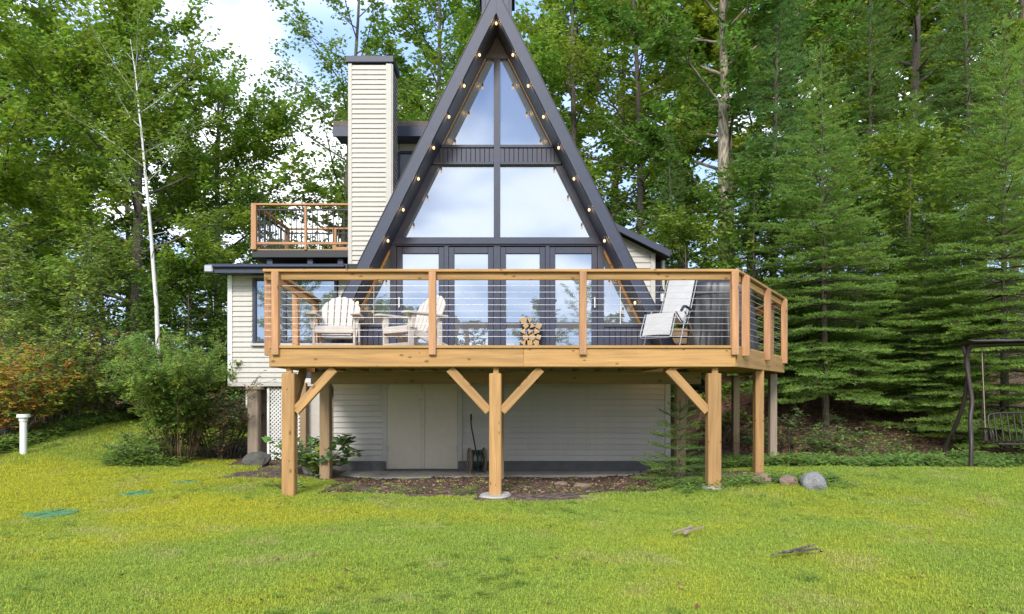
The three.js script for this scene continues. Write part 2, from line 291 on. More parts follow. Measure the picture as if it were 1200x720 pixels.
  part('foundation', bx(-2.27 - xl, 0.30, 0.14, 0.012), M.fnd, bw, [(xl - 2.27) / 2, -0.02, zw + 0.012]);
  part('foundation', bx(xr + 0.97, 0.30, 0.14, 0.012), M.fnd, bw, [(xr - 0.97) / 2, -0.02, zw + 0.012]);
  siding(cabin, [0, 0, zw], 0, 0.13, 1.95, xl, -2.33);
  siding(cabin, [0, 0, zw], 0, 0.13, 1.95, -0.90, xr - 0.10);
  part('corner_board', bx(0.10, 1.85, 0.03, 0.005), M.side[0], bw, [xr - 0.05, 1.05, zw + 0.016]);
  const bd = group('basement_door', cabin);
  part('door_casing', bx(0.08, 1.9, 0.035, 0.005), M.side[0], bd, [-2.29, 0.95, zw + 0.018]);
  part('door_casing', bx(0.08, 1.9, 0.035, 0.005), M.side[0], bd, [-0.94, 0.95, zw + 0.018]);
  part('door_casing', bx(1.27, 0.10, 0.035, 0.005), M.side[0], bd, [-1.615, 1.85, zw + 0.018]);
  for (const x of [-1.935, -1.295]) part('door_leaf', bx(0.626, 1.79, 0.03, 0.005), M.door, bd, [x, 0.885, zw + 0.017]);
  part('door_astragal', bx(0.045, 1.45, 0.012, 0.003), M.door, bd, [-1.60, 0.72, zw + 0.039]);
  for (const hx of [-2.235, -0.995]) for (const hy of [0.35, 1.5]) part('hinge', bx(0.03, 0.09, 0.012, 0.003), M.metal, bd, [hx, hy, zw + 0.04]);
  part('door_latch', bx(0.09, 0.03, 0.03, 0.005), M.metal, bd, [-1.63, 1.23, zw + 0.047]);
  part('door_sill', bx(1.3, 0.09, 0.16, 0.008), M.fnd, bd, [-1.615, -0.065, zw + 0.05]);
  // upper belt trim below the deck ledger
  part('ledger', bx(6.1, 0.05, 0.04, 0.004), M.side[1], bw, [XC, 1.585, zw + 0.035]);

  // left wing
  const wing = group('wing_wall', cabin), zl = -13.4, wl = -5.56;
  part('wall_core', bx(0.49, 2.2, 0.14, 0.01), M.side[1], wing, [wl + 0.245, 2.60, zl - 0.075]);
  part('wall_core', bx(1.06, 2.2, 0.14, 0.01), M.side[1], wing, [-2.89, 2.60, zl - 0.075]);
  part('wall_core', bx(1.65, 0.83, 0.14, 0.01), M.side[1], wing, [-4.245, 1.915, zl - 0.075]);
  part('wall_core', bx(1.65, 0.10, 0.14, 0.01), M.side[1], wing, [-4.245, 3.65, zl - 0.075]);
  part('room_floor', bx(3.2, 0.06, 4.3, 0.01), M.floor, wing, [wl + 1.61, 1.53, zl - 2.3]);
  part('room_wall', bx(3.2, 2.2, 0.1, 0.01), M.plaster, wing, [wl + 1.61, 2.6, zl - 4.4]);
  part('room_wall', bx(0.1, 2.2, 4.2, 0.01), M.plaster, wing, [-2.35, 2.6, zl - 2.3]);
  part('side_wall', bx(0.14, 2.2, 4.4, 0.01), M.side[1], wing, [wl + 0.07, 2.60, zl - 2.36]);
  siding(cabin, [0, 0, zl], 0, 1.56, 3.70, wl + 0.07, -5.10);
  siding(cabin, [0, 0, zl], 0, 1.56, 2.30, -5.10, -2.4);
  siding(cabin, [0, 0, zl], 0, 2.30, 3.60, -3.40, -2.4);
  part('corner_board', bx(0.09, 2.2, 0.035, 0.005), M.white, wing, [wl + 0.03, 2.60, zl + 0.02]);
  part('sill_board', bx(3.2, 0.07, 0.05, 0.006), M.side[0], wing, [wl + 1.6, 1.52, zl + 0.022]);
  const ww = group('wing_window', cabin), wx0 = -5.07, wx1 = -3.42, wy0 = 2.33, wy1 = 3.60;
  for (const x of [wx0 + 0.03, wx0 + 0.62, wx1 - 0.03]) part('window_frame', bx(0.06, wy1 - wy0, 0.06, 0.005), M.trim, ww, [x, (wy0 + wy1) / 2, zl + 0.03]);
  for (const y of [wy0 + 0.025, wy1 - 0.025]) part('window_frame', bx(wx1 - wx0 - 0.121, 0.05, 0.055, 0.005), M.trim, ww, [(wx0 + wx1) / 2, y, zl + 0.03]);
  part('window_sill', bx(wx1 - wx0 + 0.08, 0.05, 0.09, 0.006), M.side[0], ww, [(wx0 + wx1) / 2, wy0 - 0.027, zl + 0.04]);
  part('pane', sheet([[wx0, wy0], [wx1, wy0], [wx1, wy1], [wx0, wy1]], zl + 0.02), M.glass, ww);
  const wr = group('wing_roof', cabin);
  part('roof_deck', bx(3.3, 0.10, 5.2, 0.01), M.shingle, wr, [-4.15, 3.77, -15.6]);
  part('fascia', bx(2.55, 0.17, 0.04, 0.006), M.trim, wr, [-4.4, 3.72, -12.98]);
  part('gutter_end', bx(0.17, 0.15, 0.09, 0.02), M.metal, wr, [-5.75, 3.715, -12.95]);
  part('soffit', bx(3.2, 0.02, 0.38, 0.004), M.trim, wr, [-4.1, 3.67, -13.2]);
  part('gutter', bx(2.5, 0.06, 0.07, 0.015), M.trim, wr, [-4.42, 3.765, -12.93]);
  // things below the wing: post, lattice, side boards
  const under = group('wing_underpinning', cabin);
  part('timber_post', bx(0.21, 1.42, 0.2, 0.02), M.grey, under, [-5.04, 0.72, -13.35]);
  part('post_cap', bx(0.30, 0.07, 0.26, 0.01), M.grey, under, [-5.02, 1.455, -13.35]);
  part('white_board', bx(0.05, 1.45, 0.05, 0.006), M.white, under, [-4.80, 0.74, -13.45]);
  part('white_board', bx(0.05, 1.45, 0.05, 0.006), M.white, under, [-4.12, 0.74, -13.45]);
  part('white_board', bx(0.26, 1.45, 0.05, 0.006), M.side[0], under, [-3.84, 0.74, -13.35]);
  part('back_board', bx(2.6, 1.6, 0.05, 0.006), M.grey, under, [-3.9, 0.75, -13.75]);
  part('dark_post', bx(0.12, 1.3, 0.12, 0.01), M.old, under, [-4.03, 0.9, -13.2]);
  // lattice slats are cut to the panel
  const slats = []; for (let u = -1.6; u < 2.3; u += 0.075) for (const s of [-1, 1]) { let y0 = u, y1 = u + 0.62, x0 = -0.31, x1 = 0.31; if (y0 < 0) { x0 += -y0; y0 = 0; } if (y1 > 1.42) { x1 -= y1 - 1.42; y1 = 1.42; } if (x1 - x0 < 0.03) continue; const A = V(s * x0, y0, s * 0.004), B = V(s * x1, y1, s * 0.004); const g = bx(0.026, A.distanceTo(B), 0.006, 0.001).clone(); g.rotateZ(Math.atan2(-(B.x - A.x), B.y - A.y)); g.translate((A.x + B.x) / 2, (A.y + B.y) / 2, A.z); slats.push(g); }
  const lp = part('lattice_panel', mergeGeometries(slats), M.white, under, [-4.46, 0.04, -13.46]); lp.userData.kind = 'stuff';
  for (const x of [-5.27, -5.19]) part('conduit', rod([x, 1.05, -13.55], [x, 1.5, -13.55], 0.022), M.white, under);

  // chimney
  const ch = group('chimney', cabin), cx0 = -3.16, cx1 = -2.33, zc = -13.2;
  part('chimney_core', bx(cx1 - cx0 - 0.01, 6.1, 0.6, 0.01), M.side[1], ch, [(cx0 + cx1) / 2, 4.6, zc - 0.305]);
  siding(cabin, [0, 0, zc], 0, 1.56, 7.72, cx0 + 0.06, cx1 - 0.10, 0.0945);
  siding(cabin, [cx1 - 0.004, 0, zc], Math.PI / 2, 1.56, 7.72, 0.06, 0.6, 0.0945);
  part('corner_board', bx(0.075, 6.16, 0.03, 0.006), M.side[0], ch, [cx0 + 0.03, 4.64, zc + 0.014]);
  part('corner_board', bx(0.11, 6.16, 0.03, 0.006), M.side[0], ch, [cx1 - 0.05, 4.64, zc + 0.014]);
  part('corner_board', bx(0.03, 6.16, 0.08, 0.006), M.side[0], ch, [cx1 + 0.012, 4.64, zc - 0.03]);
  part('chimney_cap', bx(0.93, 0.13, 0.70, 0.012), M.trim, ch, [(cx0 + cx1) / 2, 7.80, zc - 0.30]);

  // upper storey behind the chimney
  const us = group('upper_storey', cabin);
  part('wall_core', bx(1.03, 3.6, 0.12, 0.01), M.side[1], us, [-2.995, 5.2, -15.11]);
  part('wall_core', bx(1.1, 3.6, 0.12, 0.01), M.side[1], us, [-1.03, 5.2, -15.11]);
  part('wall_core', bx(0.9, 1.3, 0.12, 0.01), M.side[1], us, [-2.03, 4.05, -15.11]);
  part('wall_core', bx(0.9, 0.36, 0.12, 0.01), M.side[1], us, [-2.03, 6.82, -15.11]);
  part('side_wall', bx(0.12, 3.6, 2.6, 0.01), M.side[1], us, [-3.45, 5.2, -16.48]);
  part('room_wall', bx(3.0, 3.6, 0.1, 0.01), M.plaster, us, [-2.0, 5.2, -17.8]);
  part('room_floor', bx(3.0, 0.06, 2.6, 0.01), M.floor, us, [-2.0, 4.2, -16.5]);
  part('fascia', bx(4.0, 0.22, 0.05, 0.006), M.trim, us, [-1.83, 6.95, -14.6]);
  part('roof_slab', bx(4.0, 0.12, 3.6, 0.01), M.brownroof, us, [-1.83, 7.12, -16.4]);
  part('soffit', bx(3.9, 0.02, 0.45, 0.004), M.trim, us, [-1.83, 6.86, -14.85]);
  siding(cabin, [0, 0, -15.04], 0, 3.8, 6.84, -2.62, -2.5);
  siding(cabin, [0, 0, -15.04], 0, 3.8, 4.6, -2.5, -1.2);
  const uw2 = group('upper_window', cabin);
  part('pane', sheet([[-2.48, 4.7], [-1.6, 4.7], [-1.6, 6.62], [-2.48, 6.62]], -15.0), M.glass, uw2);
  for (const x of [-2.49, -1.6]) part('window_frame', bx(0.07, 1.98, 0.06, 0.005), M.trim, uw2, [x, 5.66, -14.99]);
  for (const y of [4.68, 6.64]) part('window_frame', bx(0.82, 0.06, 0.055, 0.005), M.trim, uw2, [-2.045, y, -14.99]);

  // right shed
  const sh = group('right_shed', cabin), zs = -13.5, slope = x => 4.56 - (x - 2.16) * 0.5;
  part('wall_core', prism([[1.2, 1.9], [2.80, 1.9], [2.80, slope(2.80) - 0.1], [1.2, slope(1.2) - 0.1]], zs - 3.0, zs - 0.01), M.side[1], sh);
  siding(cabin, [0, 0, zs], 0, 1.98, 4.6, 1.4, 2.74, 0.115, y => [1.4, Math.min(2.74, 2.16 + (4.56 - 0.08 - y - 0.115) / 0.5)]);
  part('corner_board', bx(0.09, 2.14, 0.035, 0.005), M.side[0], sh, [2.785, 3.05, zs + 0.02]);
  part('rake_board', prism([[1.3, slope(1.3)], [3.06, slope(3.06)], [3.06, slope(3.06) - 0.12], [1.3, slope(1.3) - 0.12]], zs + 0.26, zs + 0.31), M.trim, sh);
  part('shed_roof', prism([[1.3, slope(1.3) + 0.03], [3.1, slope(3.1) + 0.03], [3.1, slope(3.1) - 0.06], [1.3, slope(1.3) - 0.06]], zs - 3.2, zs + 0.255), M.shingle, sh);
  part('shed_side', bx(0.05, 2.0, 2.6, 0.005), M.side[1], sh, [3.02, 3.0, zs - 1.4]);
  part('shed_back', bx(0.2, 2.0, 0.05, 0.005), M.trim, sh, [2.92, 3.0, zs - 0.3]);
}

// ---------------------------------------------------------------- balcony on the wing's roof
{
  const b = thing('balcony', 'small upper balcony with wooden rails and dark pickets on the wing roof', 'balcony');
  const x0 = -5.07, x1 = -3.2, D0 = 13.42, D1 = 15.4, yb = 4.2, yt = 5.05;
  part('platform', bx(x1 - x0 + 0.1, 0.14, D1 - D0, 0.01), M.black, b, [(x0 + x1) / 2, 4.09, -(D0 + D1) / 2]);
  for (const x of [-4.8, -4.0, -3.4]) part('support_block', bx(0.12, 0.2, 0.12, 0.01), M.trim, b, [x, 3.92, -D0 - 0.15]);
  for (let k = 0; k < 13; k++) part('deck_board', bx(x1 - x0 + 0.06, 0.03, 0.14, 0.004, k % 3), M.old, b, [(x0 + x1) / 2, 4.177, -(D0 + 0.08 + k * 0.148)]);
  const posts = [[x0, D0, 0.10], [-4.06, D0, 0.05], [x0, D1, 0.09], [-4.0, D1, 0.09], [-3.25, D1, 0.09]];
  for (const [x, D, w] of posts) part('post', bx(w, yt - yb + 0.06, w, 0.006, 1), M.rail[0], b, [x, (yt + yb) / 2 + 0.0, -D]);
  const side = (A, B2, n) => {
    beamBetween('top_rail', P(A[0], yt + 0.01, A[1]), P(B2[0], yt + 0.01, B2[1]), 0.10, 0.035, M.rail[1], b);
    beamBetween('bottom_rail', P(A[0], yb + 0.10, A[1]), P(B2[0], yb + 0.10, B2[1]), 0.04, 0.05, M.rail[2], b);
    beamBetween('upper_rail', P(A[0], yt - 0.09, A[1]), P(B2[0], yt - 0.09, B2[1]), 0.03, 0.035, M.black, b);
    for (let k = 1; k < n; k++) { const t = k / n; part('picket', bx(0.016, yt - yb - 0.2, 0.016, 0.002), M.black, b, P(mix(A[0], B2[0], t), (yt + yb) / 2, mix(A[1], B2[1], t))); }
  };
  side([x0, D0], [x1, D0], 18); side([x0 + 0.001, D0 + 0.03], [x0 + 0.001, D1], 20); side([x0, D1 + 0.001], [x1, D1 + 0.001], 18);
  // outdoor table top seen through the rails
  beamBetween('mid_rail', P(-3.95, 4.6, D1 - 0.1), P(-3.25, 4.6, D1 - 0.1), 0.05, 0.05, M.rail[0], b);
}

// ---------------------------------------------------------------- the deck
const xL = D => -3.17 - 0.075 * (D - 8.9), xRt = D => D < 11.65 ? 2.92 + (D - 8.9) * 0.622 : 4.63 + (D - 11.65) * 0.03;
{
  const d = thing('raised_deck', 'raised wooden deck on posts with cable railing round the glazed gable', 'deck');
  let k = 0;
  for (let D = 8.86; D < 14.1; D += 0.146, k++) {
    const D1 = D + 0.14, back = D > 12.22, l0 = back ? 2.75 : xL(D), l1 = back ? 2.75 : xL(D1);
    const g = prism([[l0, D], [xRt(D) + 0.02, D], [xRt(D1) + 0.02, D1], [l1, D1]], 0, 0.032); g.rotateX(-Math.PI / 2);
    part('deck_board', g, M.deck[k % 3], d, [0, FLOOR - 0.032, 0]);
  }
  const yF = 1.825, hF = 0.245;
  part('fascia_board', bx(3.3, hF, 0.045, 0.006, 1), M.deck[0], d, [-1.5, yF, -8.91]);
  part('fascia_board', bx(2.765, hF, 0.045, 0.006, 2), M.deck[2], d, [1.533, yF, -8.91]);
  beamBetween('fascia_board', P(2.93, yF, 8.93), P(4.63, yF, 11.65), 0.045, hF, M.deck[1], d, 1);
  beamBetween('fascia_board', P(4.64, yF, 11.67), P(4.70, yF, 14.1), 0.045, hF, M.deck[0], d, 2);
  beamBetween('fascia_board', P(-3.16, yF, 8.94), P(-3.42, yF, 12.25), 0.045, hF, M.deck[1], d);
  // beams and joists underneath
  part('beam', bx(5.7, 0.22, 0.09, 0.006, 1), M.deck[1], d, [-0.15, 1.80, -9.05]);
  part('beam', bx(6.3, 0.20, 0.09, 0.006, 2), M.old, d, [-0.1, 1.60, -11.05]);
  for (let x = -3.0; x < 2.9; x += 0.41) part('joist', bx(0.04, 0.19, 3.12, 0.004, Math.round(x * 10) % 3), M.deck[1], d, [x, 1.84, -10.69]);
  for (let D = 9.5; D < 13.9; D += 0.5) { const a = 2.95, b2 = xRt(D) - 0.04; part('joist', bx(b2 - a, 0.19, 0.04, 0.004, 1), M.deck[1], d, [(a + b2) / 2, 1.84, -D]); }
  // posts and knee braces
  const fp = [[-2.94, 0.168], [-0.22, 0.16], [2.66, 0.175]];
  fp.forEach(([x, w], i) => {
    const gy = ground(x, 9.05);
    const p = part('post', bx(w, 1.62 - gy, 0.16, 0.012, i), M.post[i], d, [x, (1.62 + gy) / 2, -9.02]);
    part('post_tenon', bx(w * 0.45, 0.12, 0.06, 0.006, i), M.post[i], d, [x + 0.01, 1.665, -8.99]);
    if (i) { const pg = new THREE.CylinderGeometry(0.19, 0.23, 0.07, 11), pp = pg.attributes.position; for (let q = 0; q < pp.count; q++) { const f = 1 + 0.22 * NZ.noise(pp.getX(q) * 6 + i * 3, pp.getZ(q) * 6, 2); pp.setX(q, pp.getX(q) * f * 1.2); pp.setZ(q, pp.getZ(q) * f); } pg.computeVertexNormals(); part('post_pad', pg, M.conc, d, [x, gy - 0.005, -9.03], [0, i, 0.03]); }
    for (const s of i === 0 ? [1] : i === 2 ? [-1] : [-1, 1]) beamBetween('knee_brace', P(x + s * 0.085, 1.12, 9.0), P(x + s * 0.60, 1.68, 9.0), 0.085, 0.115, M.post[(i + 1) % 3], d, i);
  });
  beamBetween('knee_brace', P(-2.95, 1.12, 9.12), P(-2.98, 1.68, 9.75), 0.09, 0.11, M.post[2], d, 2);
  for (const [x, D, w, m] of [[-3.03, 11.1, 0.165, M.old], [3.72, 10.3, 0.13, M.post[2]], [4.62, 12.1, 0.125, M.grey], [4.52, 13.8, 0.13, M.old], [2.72, 11.05, 0.15, M.old], [-0.2, 11.05, 0.14, M.old]]) {
    const gy = ground(x, D); part('post', bx(w, 1.72 - gy, w, 0.01, 1), m, d, [x, (1.72 + gy) / 2 - 0.02, -D]);
  }
  // railing
  const rail = group('railing', d), top = 2.955, corners = [[-3.14, 8.93], [2.90, 8.93], [4.60, 11.66], [4.68, 14.0]];
  const rp = [[-3.075, 8.88, 0], [-1.035, 8.88, 0], [0.922, 8.88, 0], [2.895, 8.88, 0]];
  const pst = (x, D, turn = 0, i = 0, lo = 1.855) => part('railing_post', bx(0.092, top - 0.02 - lo, 0.092, 0.006, i % 3), M.rail[i % 3], rail, P(x, (top - 0.02 + lo) / 2, D), [0, turn, 0]);
  rp.forEach(([x, D], i) => { pst(x, D, 0, i); for (const y of [1.89, 1.94]) part('bolt_head', new THREE.CylinderGeometry(0.009, 0.009, 0.008, 8), M.metal, rail, P(x + 0.01, y, 8.832), [Math.PI / 2, 0, 0]); });
  const ang = -Math.atan2(1.70, 2.73);
  [[3.12, 9.16], [3.86, 10.36], [4.57, 11.5]].forEach(([x, D], i) => pst(x + 0.02, D, -0.56, i + 1));
  [[4.70, 12.4], [4.73, 13.9]].forEach(([x, D], i) => pst(x, D, 0, i));
  [[-3.215, 9.02], [-3.31, 10.45], [-3.41, 11.85]].forEach(([x, D], i) => pst(x, D, 0, i + 2));
  const run = (a, b2, n0 = 0) => {
    const A = (y) => P(a[0], y, a[1]), B = (y) => P(b2[0], y, b2[1]);
    beamBetween('rail_cap', A(top), B(top), 0.14, 0.036, M.deck[n0 % 3], rail, n0);
    beamBetween('rail_board', A(top - 0.072), B(top - 0.072), 0.04, 0.088, M.deck[(n0 + 1) % 3], rail, n0 + 1);
    for (let q = 0; q < 9; q++) part('cable', rod(A(2.10 + q * 0.083), B(2.10 + q * 0.083), 0.0033, 5), M.cable, rail);
  };
  run([-3.24, 8.93], [2.95, 8.93]); run([2.93, 8.96], [4.61, 11.64], 1); run([4.64, 11.68], [4.72, 14.0], 2); run([-3.17, 9.02], [-3.39, 11.9], 1);
}

// ---------------------------------------------------------------- string of bulbs along the barge boards
{
  const s = thing('string_lights', 'string of small warm light bulbs along the gable edge of the cabin', 'string lights');
  const glass = new THREE.SphereGeometry(0.021, 10, 8); glass.scale(1, 1.3, 1);
  const sock = new THREE.CylinderGeometry(0.014, 0.017, 0.055, 8);
  const D = DB + 0.03, path = [];
  const bulbs = [[0, 7.70]];
  for (let k = 0; k < 11; k++) for (const q of [-1, 1]) { const y = 7.20 - k * 0.53; bulbs.push([q * (APEX - 0.44 - y) * 0.5, y - 0.04]); }
  for (let k = 11; k >= 0; k--) { const y = 7.78 - k * 0.53; path.push(P(XC - (APEX - 0.42 - y) * 0.5 + 0.005, y + 0.02, D)); }
  for (let k = 1; k <= 11; k++) { const y = 7.78 - k * 0.53; path.push(P(XC + (APEX - 0.42 - y) * 0.5 - 0.005, y + 0.02, D)); }
  part('cord', tube(path, 0.006, 120, 5), M.black, s);
  for (const [x, y] of bulbs) {
    const bp = P(XC + x * 0.985, y - 0.02, D); const b = group('bulb', s, bp.toArray());
    part('bulb_glass', glass, M.bulb, b); part('socket', sock, M.black, b, [0, 0.055, 0]);
    const l = new THREE.PointLight(new THREE.Color(1, 0.6, 0.25), 0.09, 3, 2); l.position.copy(bp); l.castShadow = true; scene.add(l);
  }
}

// ---------------------------------------------------------------- plants
class Mesher {            // leaves, needles and wood gathered into one geometry
  constructor() { this.p = []; this.n = []; this.c = []; this.u = []; this.i = []; }
  leaf(p, d, n, L, W, c, fold = 0.18) {
    const s = d.clone().cross(n).normalize(), b = this.p.length / 3, f = -fold * W;
    const mx = p.x + d.x * L * 0.45, my = p.y + d.y * L * 0.45, mz = p.z + d.z * L * 0.45, w = W / 2;
    this.p.push(p.x, p.y, p.z, mx + s.x * w + n.x * f, my + s.y * w + n.y * f, mz + s.z * w + n.z * f, p.x + d.x * L, p.y + d.y * L, p.z + d.z * L, mx - s.x * w + n.x * f, my - s.y * w + n.y * f, mz - s.z * w + n.z * f);
    for (let k = 0; k < 4; k++) { const q = k === 1 ? 0.3 : k === 3 ? -0.3 : 0; this.n.push(n.x + s.x * q, n.y + s.y * q, n.z + s.z * q); this.c.push(...c); }
    this.i.push(b, b + 1, b + 2, b, b + 2, b + 3);
  }
  needle(a, b2, t, n, c) {      // one blade; its winding agrees with its normal, and without a given normal it is flat
    const b = this.p.length / 3, g = b2.clone().sub(a).cross(t.clone().sub(a)).normalize(), m = n || g, flip = g.dot(m) < 0;
    this.p.push(a.x, a.y, a.z, b2.x, b2.y, b2.z, t.x, t.y, t.z); for (let k = 0; k < 3; k++) { this.n.push(m.x, m.y, m.z); this.c.push(...c); } this.i.push(b, flip ? b + 2 : b + 1, flip ? b + 1 : b + 2);
  }
  limb(pts, r0, r1, sides = 6) {       // tapered tube through pts
    const base = this.p.length / 3, n = pts.length; let ref = Math.abs(pts[n - 1].clone().sub(pts[0]).normalize().y) > 0.9 ? V(1, 0, 0) : V(0, 1, 0), len = 0;
    for (let k = 0; k < n; k++) {
      const t = pts[Math.min(k + 1, n - 1)].clone().sub(pts[Math.max(k - 1, 0)]).normalize(), x = ref.clone().cross(t).normalize(), y = t.clone().cross(x), r = mix(r0, r1, k / (n - 1));
      if (k) len += pts[k].distanceTo(pts[k - 1]);
      for (let q = 0; q <= sides; q++) { const a = q / sides * 2 * Math.PI, nx = x.x * Math.cos(a) + y.x * Math.sin(a), ny = x.y * Math.cos(a) + y.y * Math.sin(a), nz = x.z * Math.cos(a) + y.z * Math.sin(a); this.p.push(pts[k].x + nx * r, pts[k].y + ny * r, pts[k].z + nz * r); this.n.push(nx, ny, nz); this.u.push(q / sides * 2 * Math.PI * r0, len); }
    }
    for (let k = 0; k + 1 < n; k++) for (let q = 0; q < sides; q++) { const a = base + k * (sides + 1) + q, b = a + sides + 1; this.i.push(a, a + 1, b + 1, a, b + 1, b); }
  }
  geo() { const g = new THREE.BufferGeometry(); g.setAttribute('position', new THREE.Float32BufferAttribute(this.p, 3)); g.setAttribute('normal', new THREE.Float32BufferAttribute(this.n, 3)); if (this.c.length) g.setAttribute('color', new THREE.Float32BufferAttribute(this.c, 3)); if (this.u.length) g.setAttribute('uv', new THREE.Float32BufferAttribute(this.u, 2)); g.setIndex(this.i); return g; }
}
const leafMat = (k = [1, 1, 1], tr = 0.5) => new THREE.MeshPhysicalMaterial({ color: new THREE.Color().setRGB(...k), vertexColors: true, roughness: 1, transmission: tr, thickness: 0, specularIntensity: 0.12, side: THREE.DoubleSide });
const barkT = tex(256, 256, (u, v) => { const n = pn(u, v, 40, 12, 5, 4), q = sstep(-0.35, 0.35, n); return [S(mix(0.045, 0.17, q)), S(mix(0.036, 0.14, q)), S(mix(0.028, 0.105, q))]; }, 1.5, 0.8);
const paleT = tex(256, 256, (u, v) => { const n = pn(u, v, 18, 10, 15, 4), q = sstep(-0.3, 0.3, n); return [S(mix(0.15, 0.42, q)), S(mix(0.12, 0.35, q)), S(mix(0.085, 0.26, q))]; }, 1, 0.5);
const birchT = tex(256, 512, (u, v) => { const n = pn(u, v, 6, 130, 3, 3), m = pn(u, v, 5, 5, 8, 3), k = sstep(0.20, 0.32, n) * sstep(-0.2, 0.2, m), p = sstep(0.34, 0.42, pn(u, v, 5, 9, 21, 3)); const a = Math.max(k * 0.8, p); return [S(mix(0.62, 0.05, a)), S(mix(0.60, 0.045, a)), S(mix(0.56, 0.04, a))]; }, 2.5, 0.5);
M.bark = new THREE.MeshStandardMaterial({ map: barkT, roughness: 0.95, bumpMap: barkT, bumpScale: 0.02 });
M.pale = new THREE.MeshStandardMaterial({ map: paleT, roughness: 0.95, bumpMap: paleT, bumpScale: 0.01 });
M.birch = new THREE.MeshStandardMaterial({ map: birchT, roughness: 0.8 });
M.leaf = leafMat();
const gauss = r => (r() + r() + r() - 1.5) * 0.82;
function wiggle(r, a, dir, len, n, curl, up) { const pts = [a.clone()], d = dir.clone().normalize(); for (let k = 1; k <= n; k++) { d.add(V(gauss(r) * curl, gauss(r) * curl + up / n, gauss(r) * curl)).normalize(); pts.push(pts[k - 1].clone().addScaledVector(d, len / n)); } return pts; }
const at = (pts, t) => { const f = t * (pts.length - 1), k = Math.min(pts.length - 2, Math.floor(f)); return pts[k].clone().lerp(pts[k + 1], f - k); };
const tang = (pts, t) => { const k = Math.min(pts.length - 2, Math.floor(t * (pts.length - 1))); return pts[k + 1].clone().sub(pts[k]).normalize(); };
function shade(r, c, hue, lum) { const a = 1 + (r() - 0.5) * 2 * lum, h = (r() - 0.5) * 2 * hue; return [c[0] * a * (1 + h), c[1] * a, c[2] * a * (1 - h * 0.5)]; }
// a broad-leaved tree: trunk with limbs (wood) and a crown of separate leaves set in sprays on its twigs
function broadleaf(o) {
  const r = RNG(o.seed), W = new Mesher(), C = new Mesher(), H = o.h;
  const trunk = wiggle(r, V(0, -0.3, 0), V(o.lean || 0, 1, o.leanz || 0), H * 0.94, 12, o.curl || 0.05, 0.1);
  W.limb(trunk, o.tr, o.tr * 0.16, 9);
  const n = o.limbs, spread = o.spread;
  const env = t => { const q = (t - o.base) / (1 - o.base); return spread * Math.pow(Math.max(0.02, Math.sin(Math.PI * Math.min(0.97, 0.22 + 0.76 * q))), 0.8); };
  const spray = (p, d, len) => {
    const col = shade(r, o.col, 0.12, 0.22), nl = Math.round(o.leaves * (0.6 + 0.8 * r())), tilt = V(gauss(r) * 0.5, 1, gauss(r) * 0.5).normalize();
    for (let k = 0; k < nl; k++) {
      const q = p.clone().addScaledVector(d, (r() - 0.25) * len).add(V(gauss(r) * o.puff, gauss(r) * o.puff * 0.42, gauss(r) * o.puff));
      const nn = tilt.clone().add(V(gauss(r) * 1.1, gauss(r) * 0.6, gauss(r) * 1.1)).normalize(), dd = V(gauss(r), -0.35 + gauss(r) * 0.4, gauss(r)).add(d.clone().multiplyScalar(0.5)); dd.addScaledVector(nn, -dd.dot(nn)).normalize();
      const s = o.leaf * (0.7 + 0.6 * r()); C.leaf(q, dd, nn, s, s * 0.66, shade(r, col, 0.06, 0.14));
    }
  };
  for (let k = 0; k < n; k++) {
    const t = o.base + (1 - o.base) * Math.pow((k + 0.5 * r()) / n, 0.9), a = k * 2.39996 + r() * 0.7, p = at(trunk, Math.min(0.985, t)), len = env(t) * (0.75 + 0.45 * r());
    const el = mix(0.15, 1.0, (t - o.base) / (1 - o.base)) + gauss(r) * 0.15, d = V(Math.cos(a) * Math.cos(el), Math.sin(el), Math.sin(a) * Math.cos(el));
    const limb = wiggle(r, p, d, len, 6, 0.13, 0.25), lr = o.tr * mix(o.lr || 0.36, 0.1, t); W.limb(limb, lr, lr * 0.2, 5);
    const m = Math.max(4, Math.round(len * o.sub));
    for (let j = 0; j < m; j++) {
      const tj = 0.22 + 0.78 * (j + r()) / m, pj = at(limb, Math.min(0.99, tj)), dj = tang(limb, Math.min(0.99, tj)).add(V(gauss(r) * 1.1, gauss(r) * 0.6, gauss(r) * 1.1)).normalize(), lj = len * (0.42 - 0.18 * tj) * (0.7 + 0.6 * r());
      const br = wiggle(r, pj, dj, lj, 3, 0.2, 0.1); W.limb(br, lr * 0.28, lr * 0.08, 4);
      const w = Math.max(2, Math.round(lj * o.twig));
      for (let q = 0; q < w; q++) { const tq = (q + r()) / w, pq = at(br, Math.min(0.99, tq)), dq = tang(br, Math.min(0.99, tq)).add(V(gauss(r) * 1.2, gauss(r) * 0.5 - 0.1, gauss(r) * 1.2)).normalize(); spray(pq, dq, 0.5); }
    }
  }
  return { wood: W.geo(), crown: C.geo() };
}
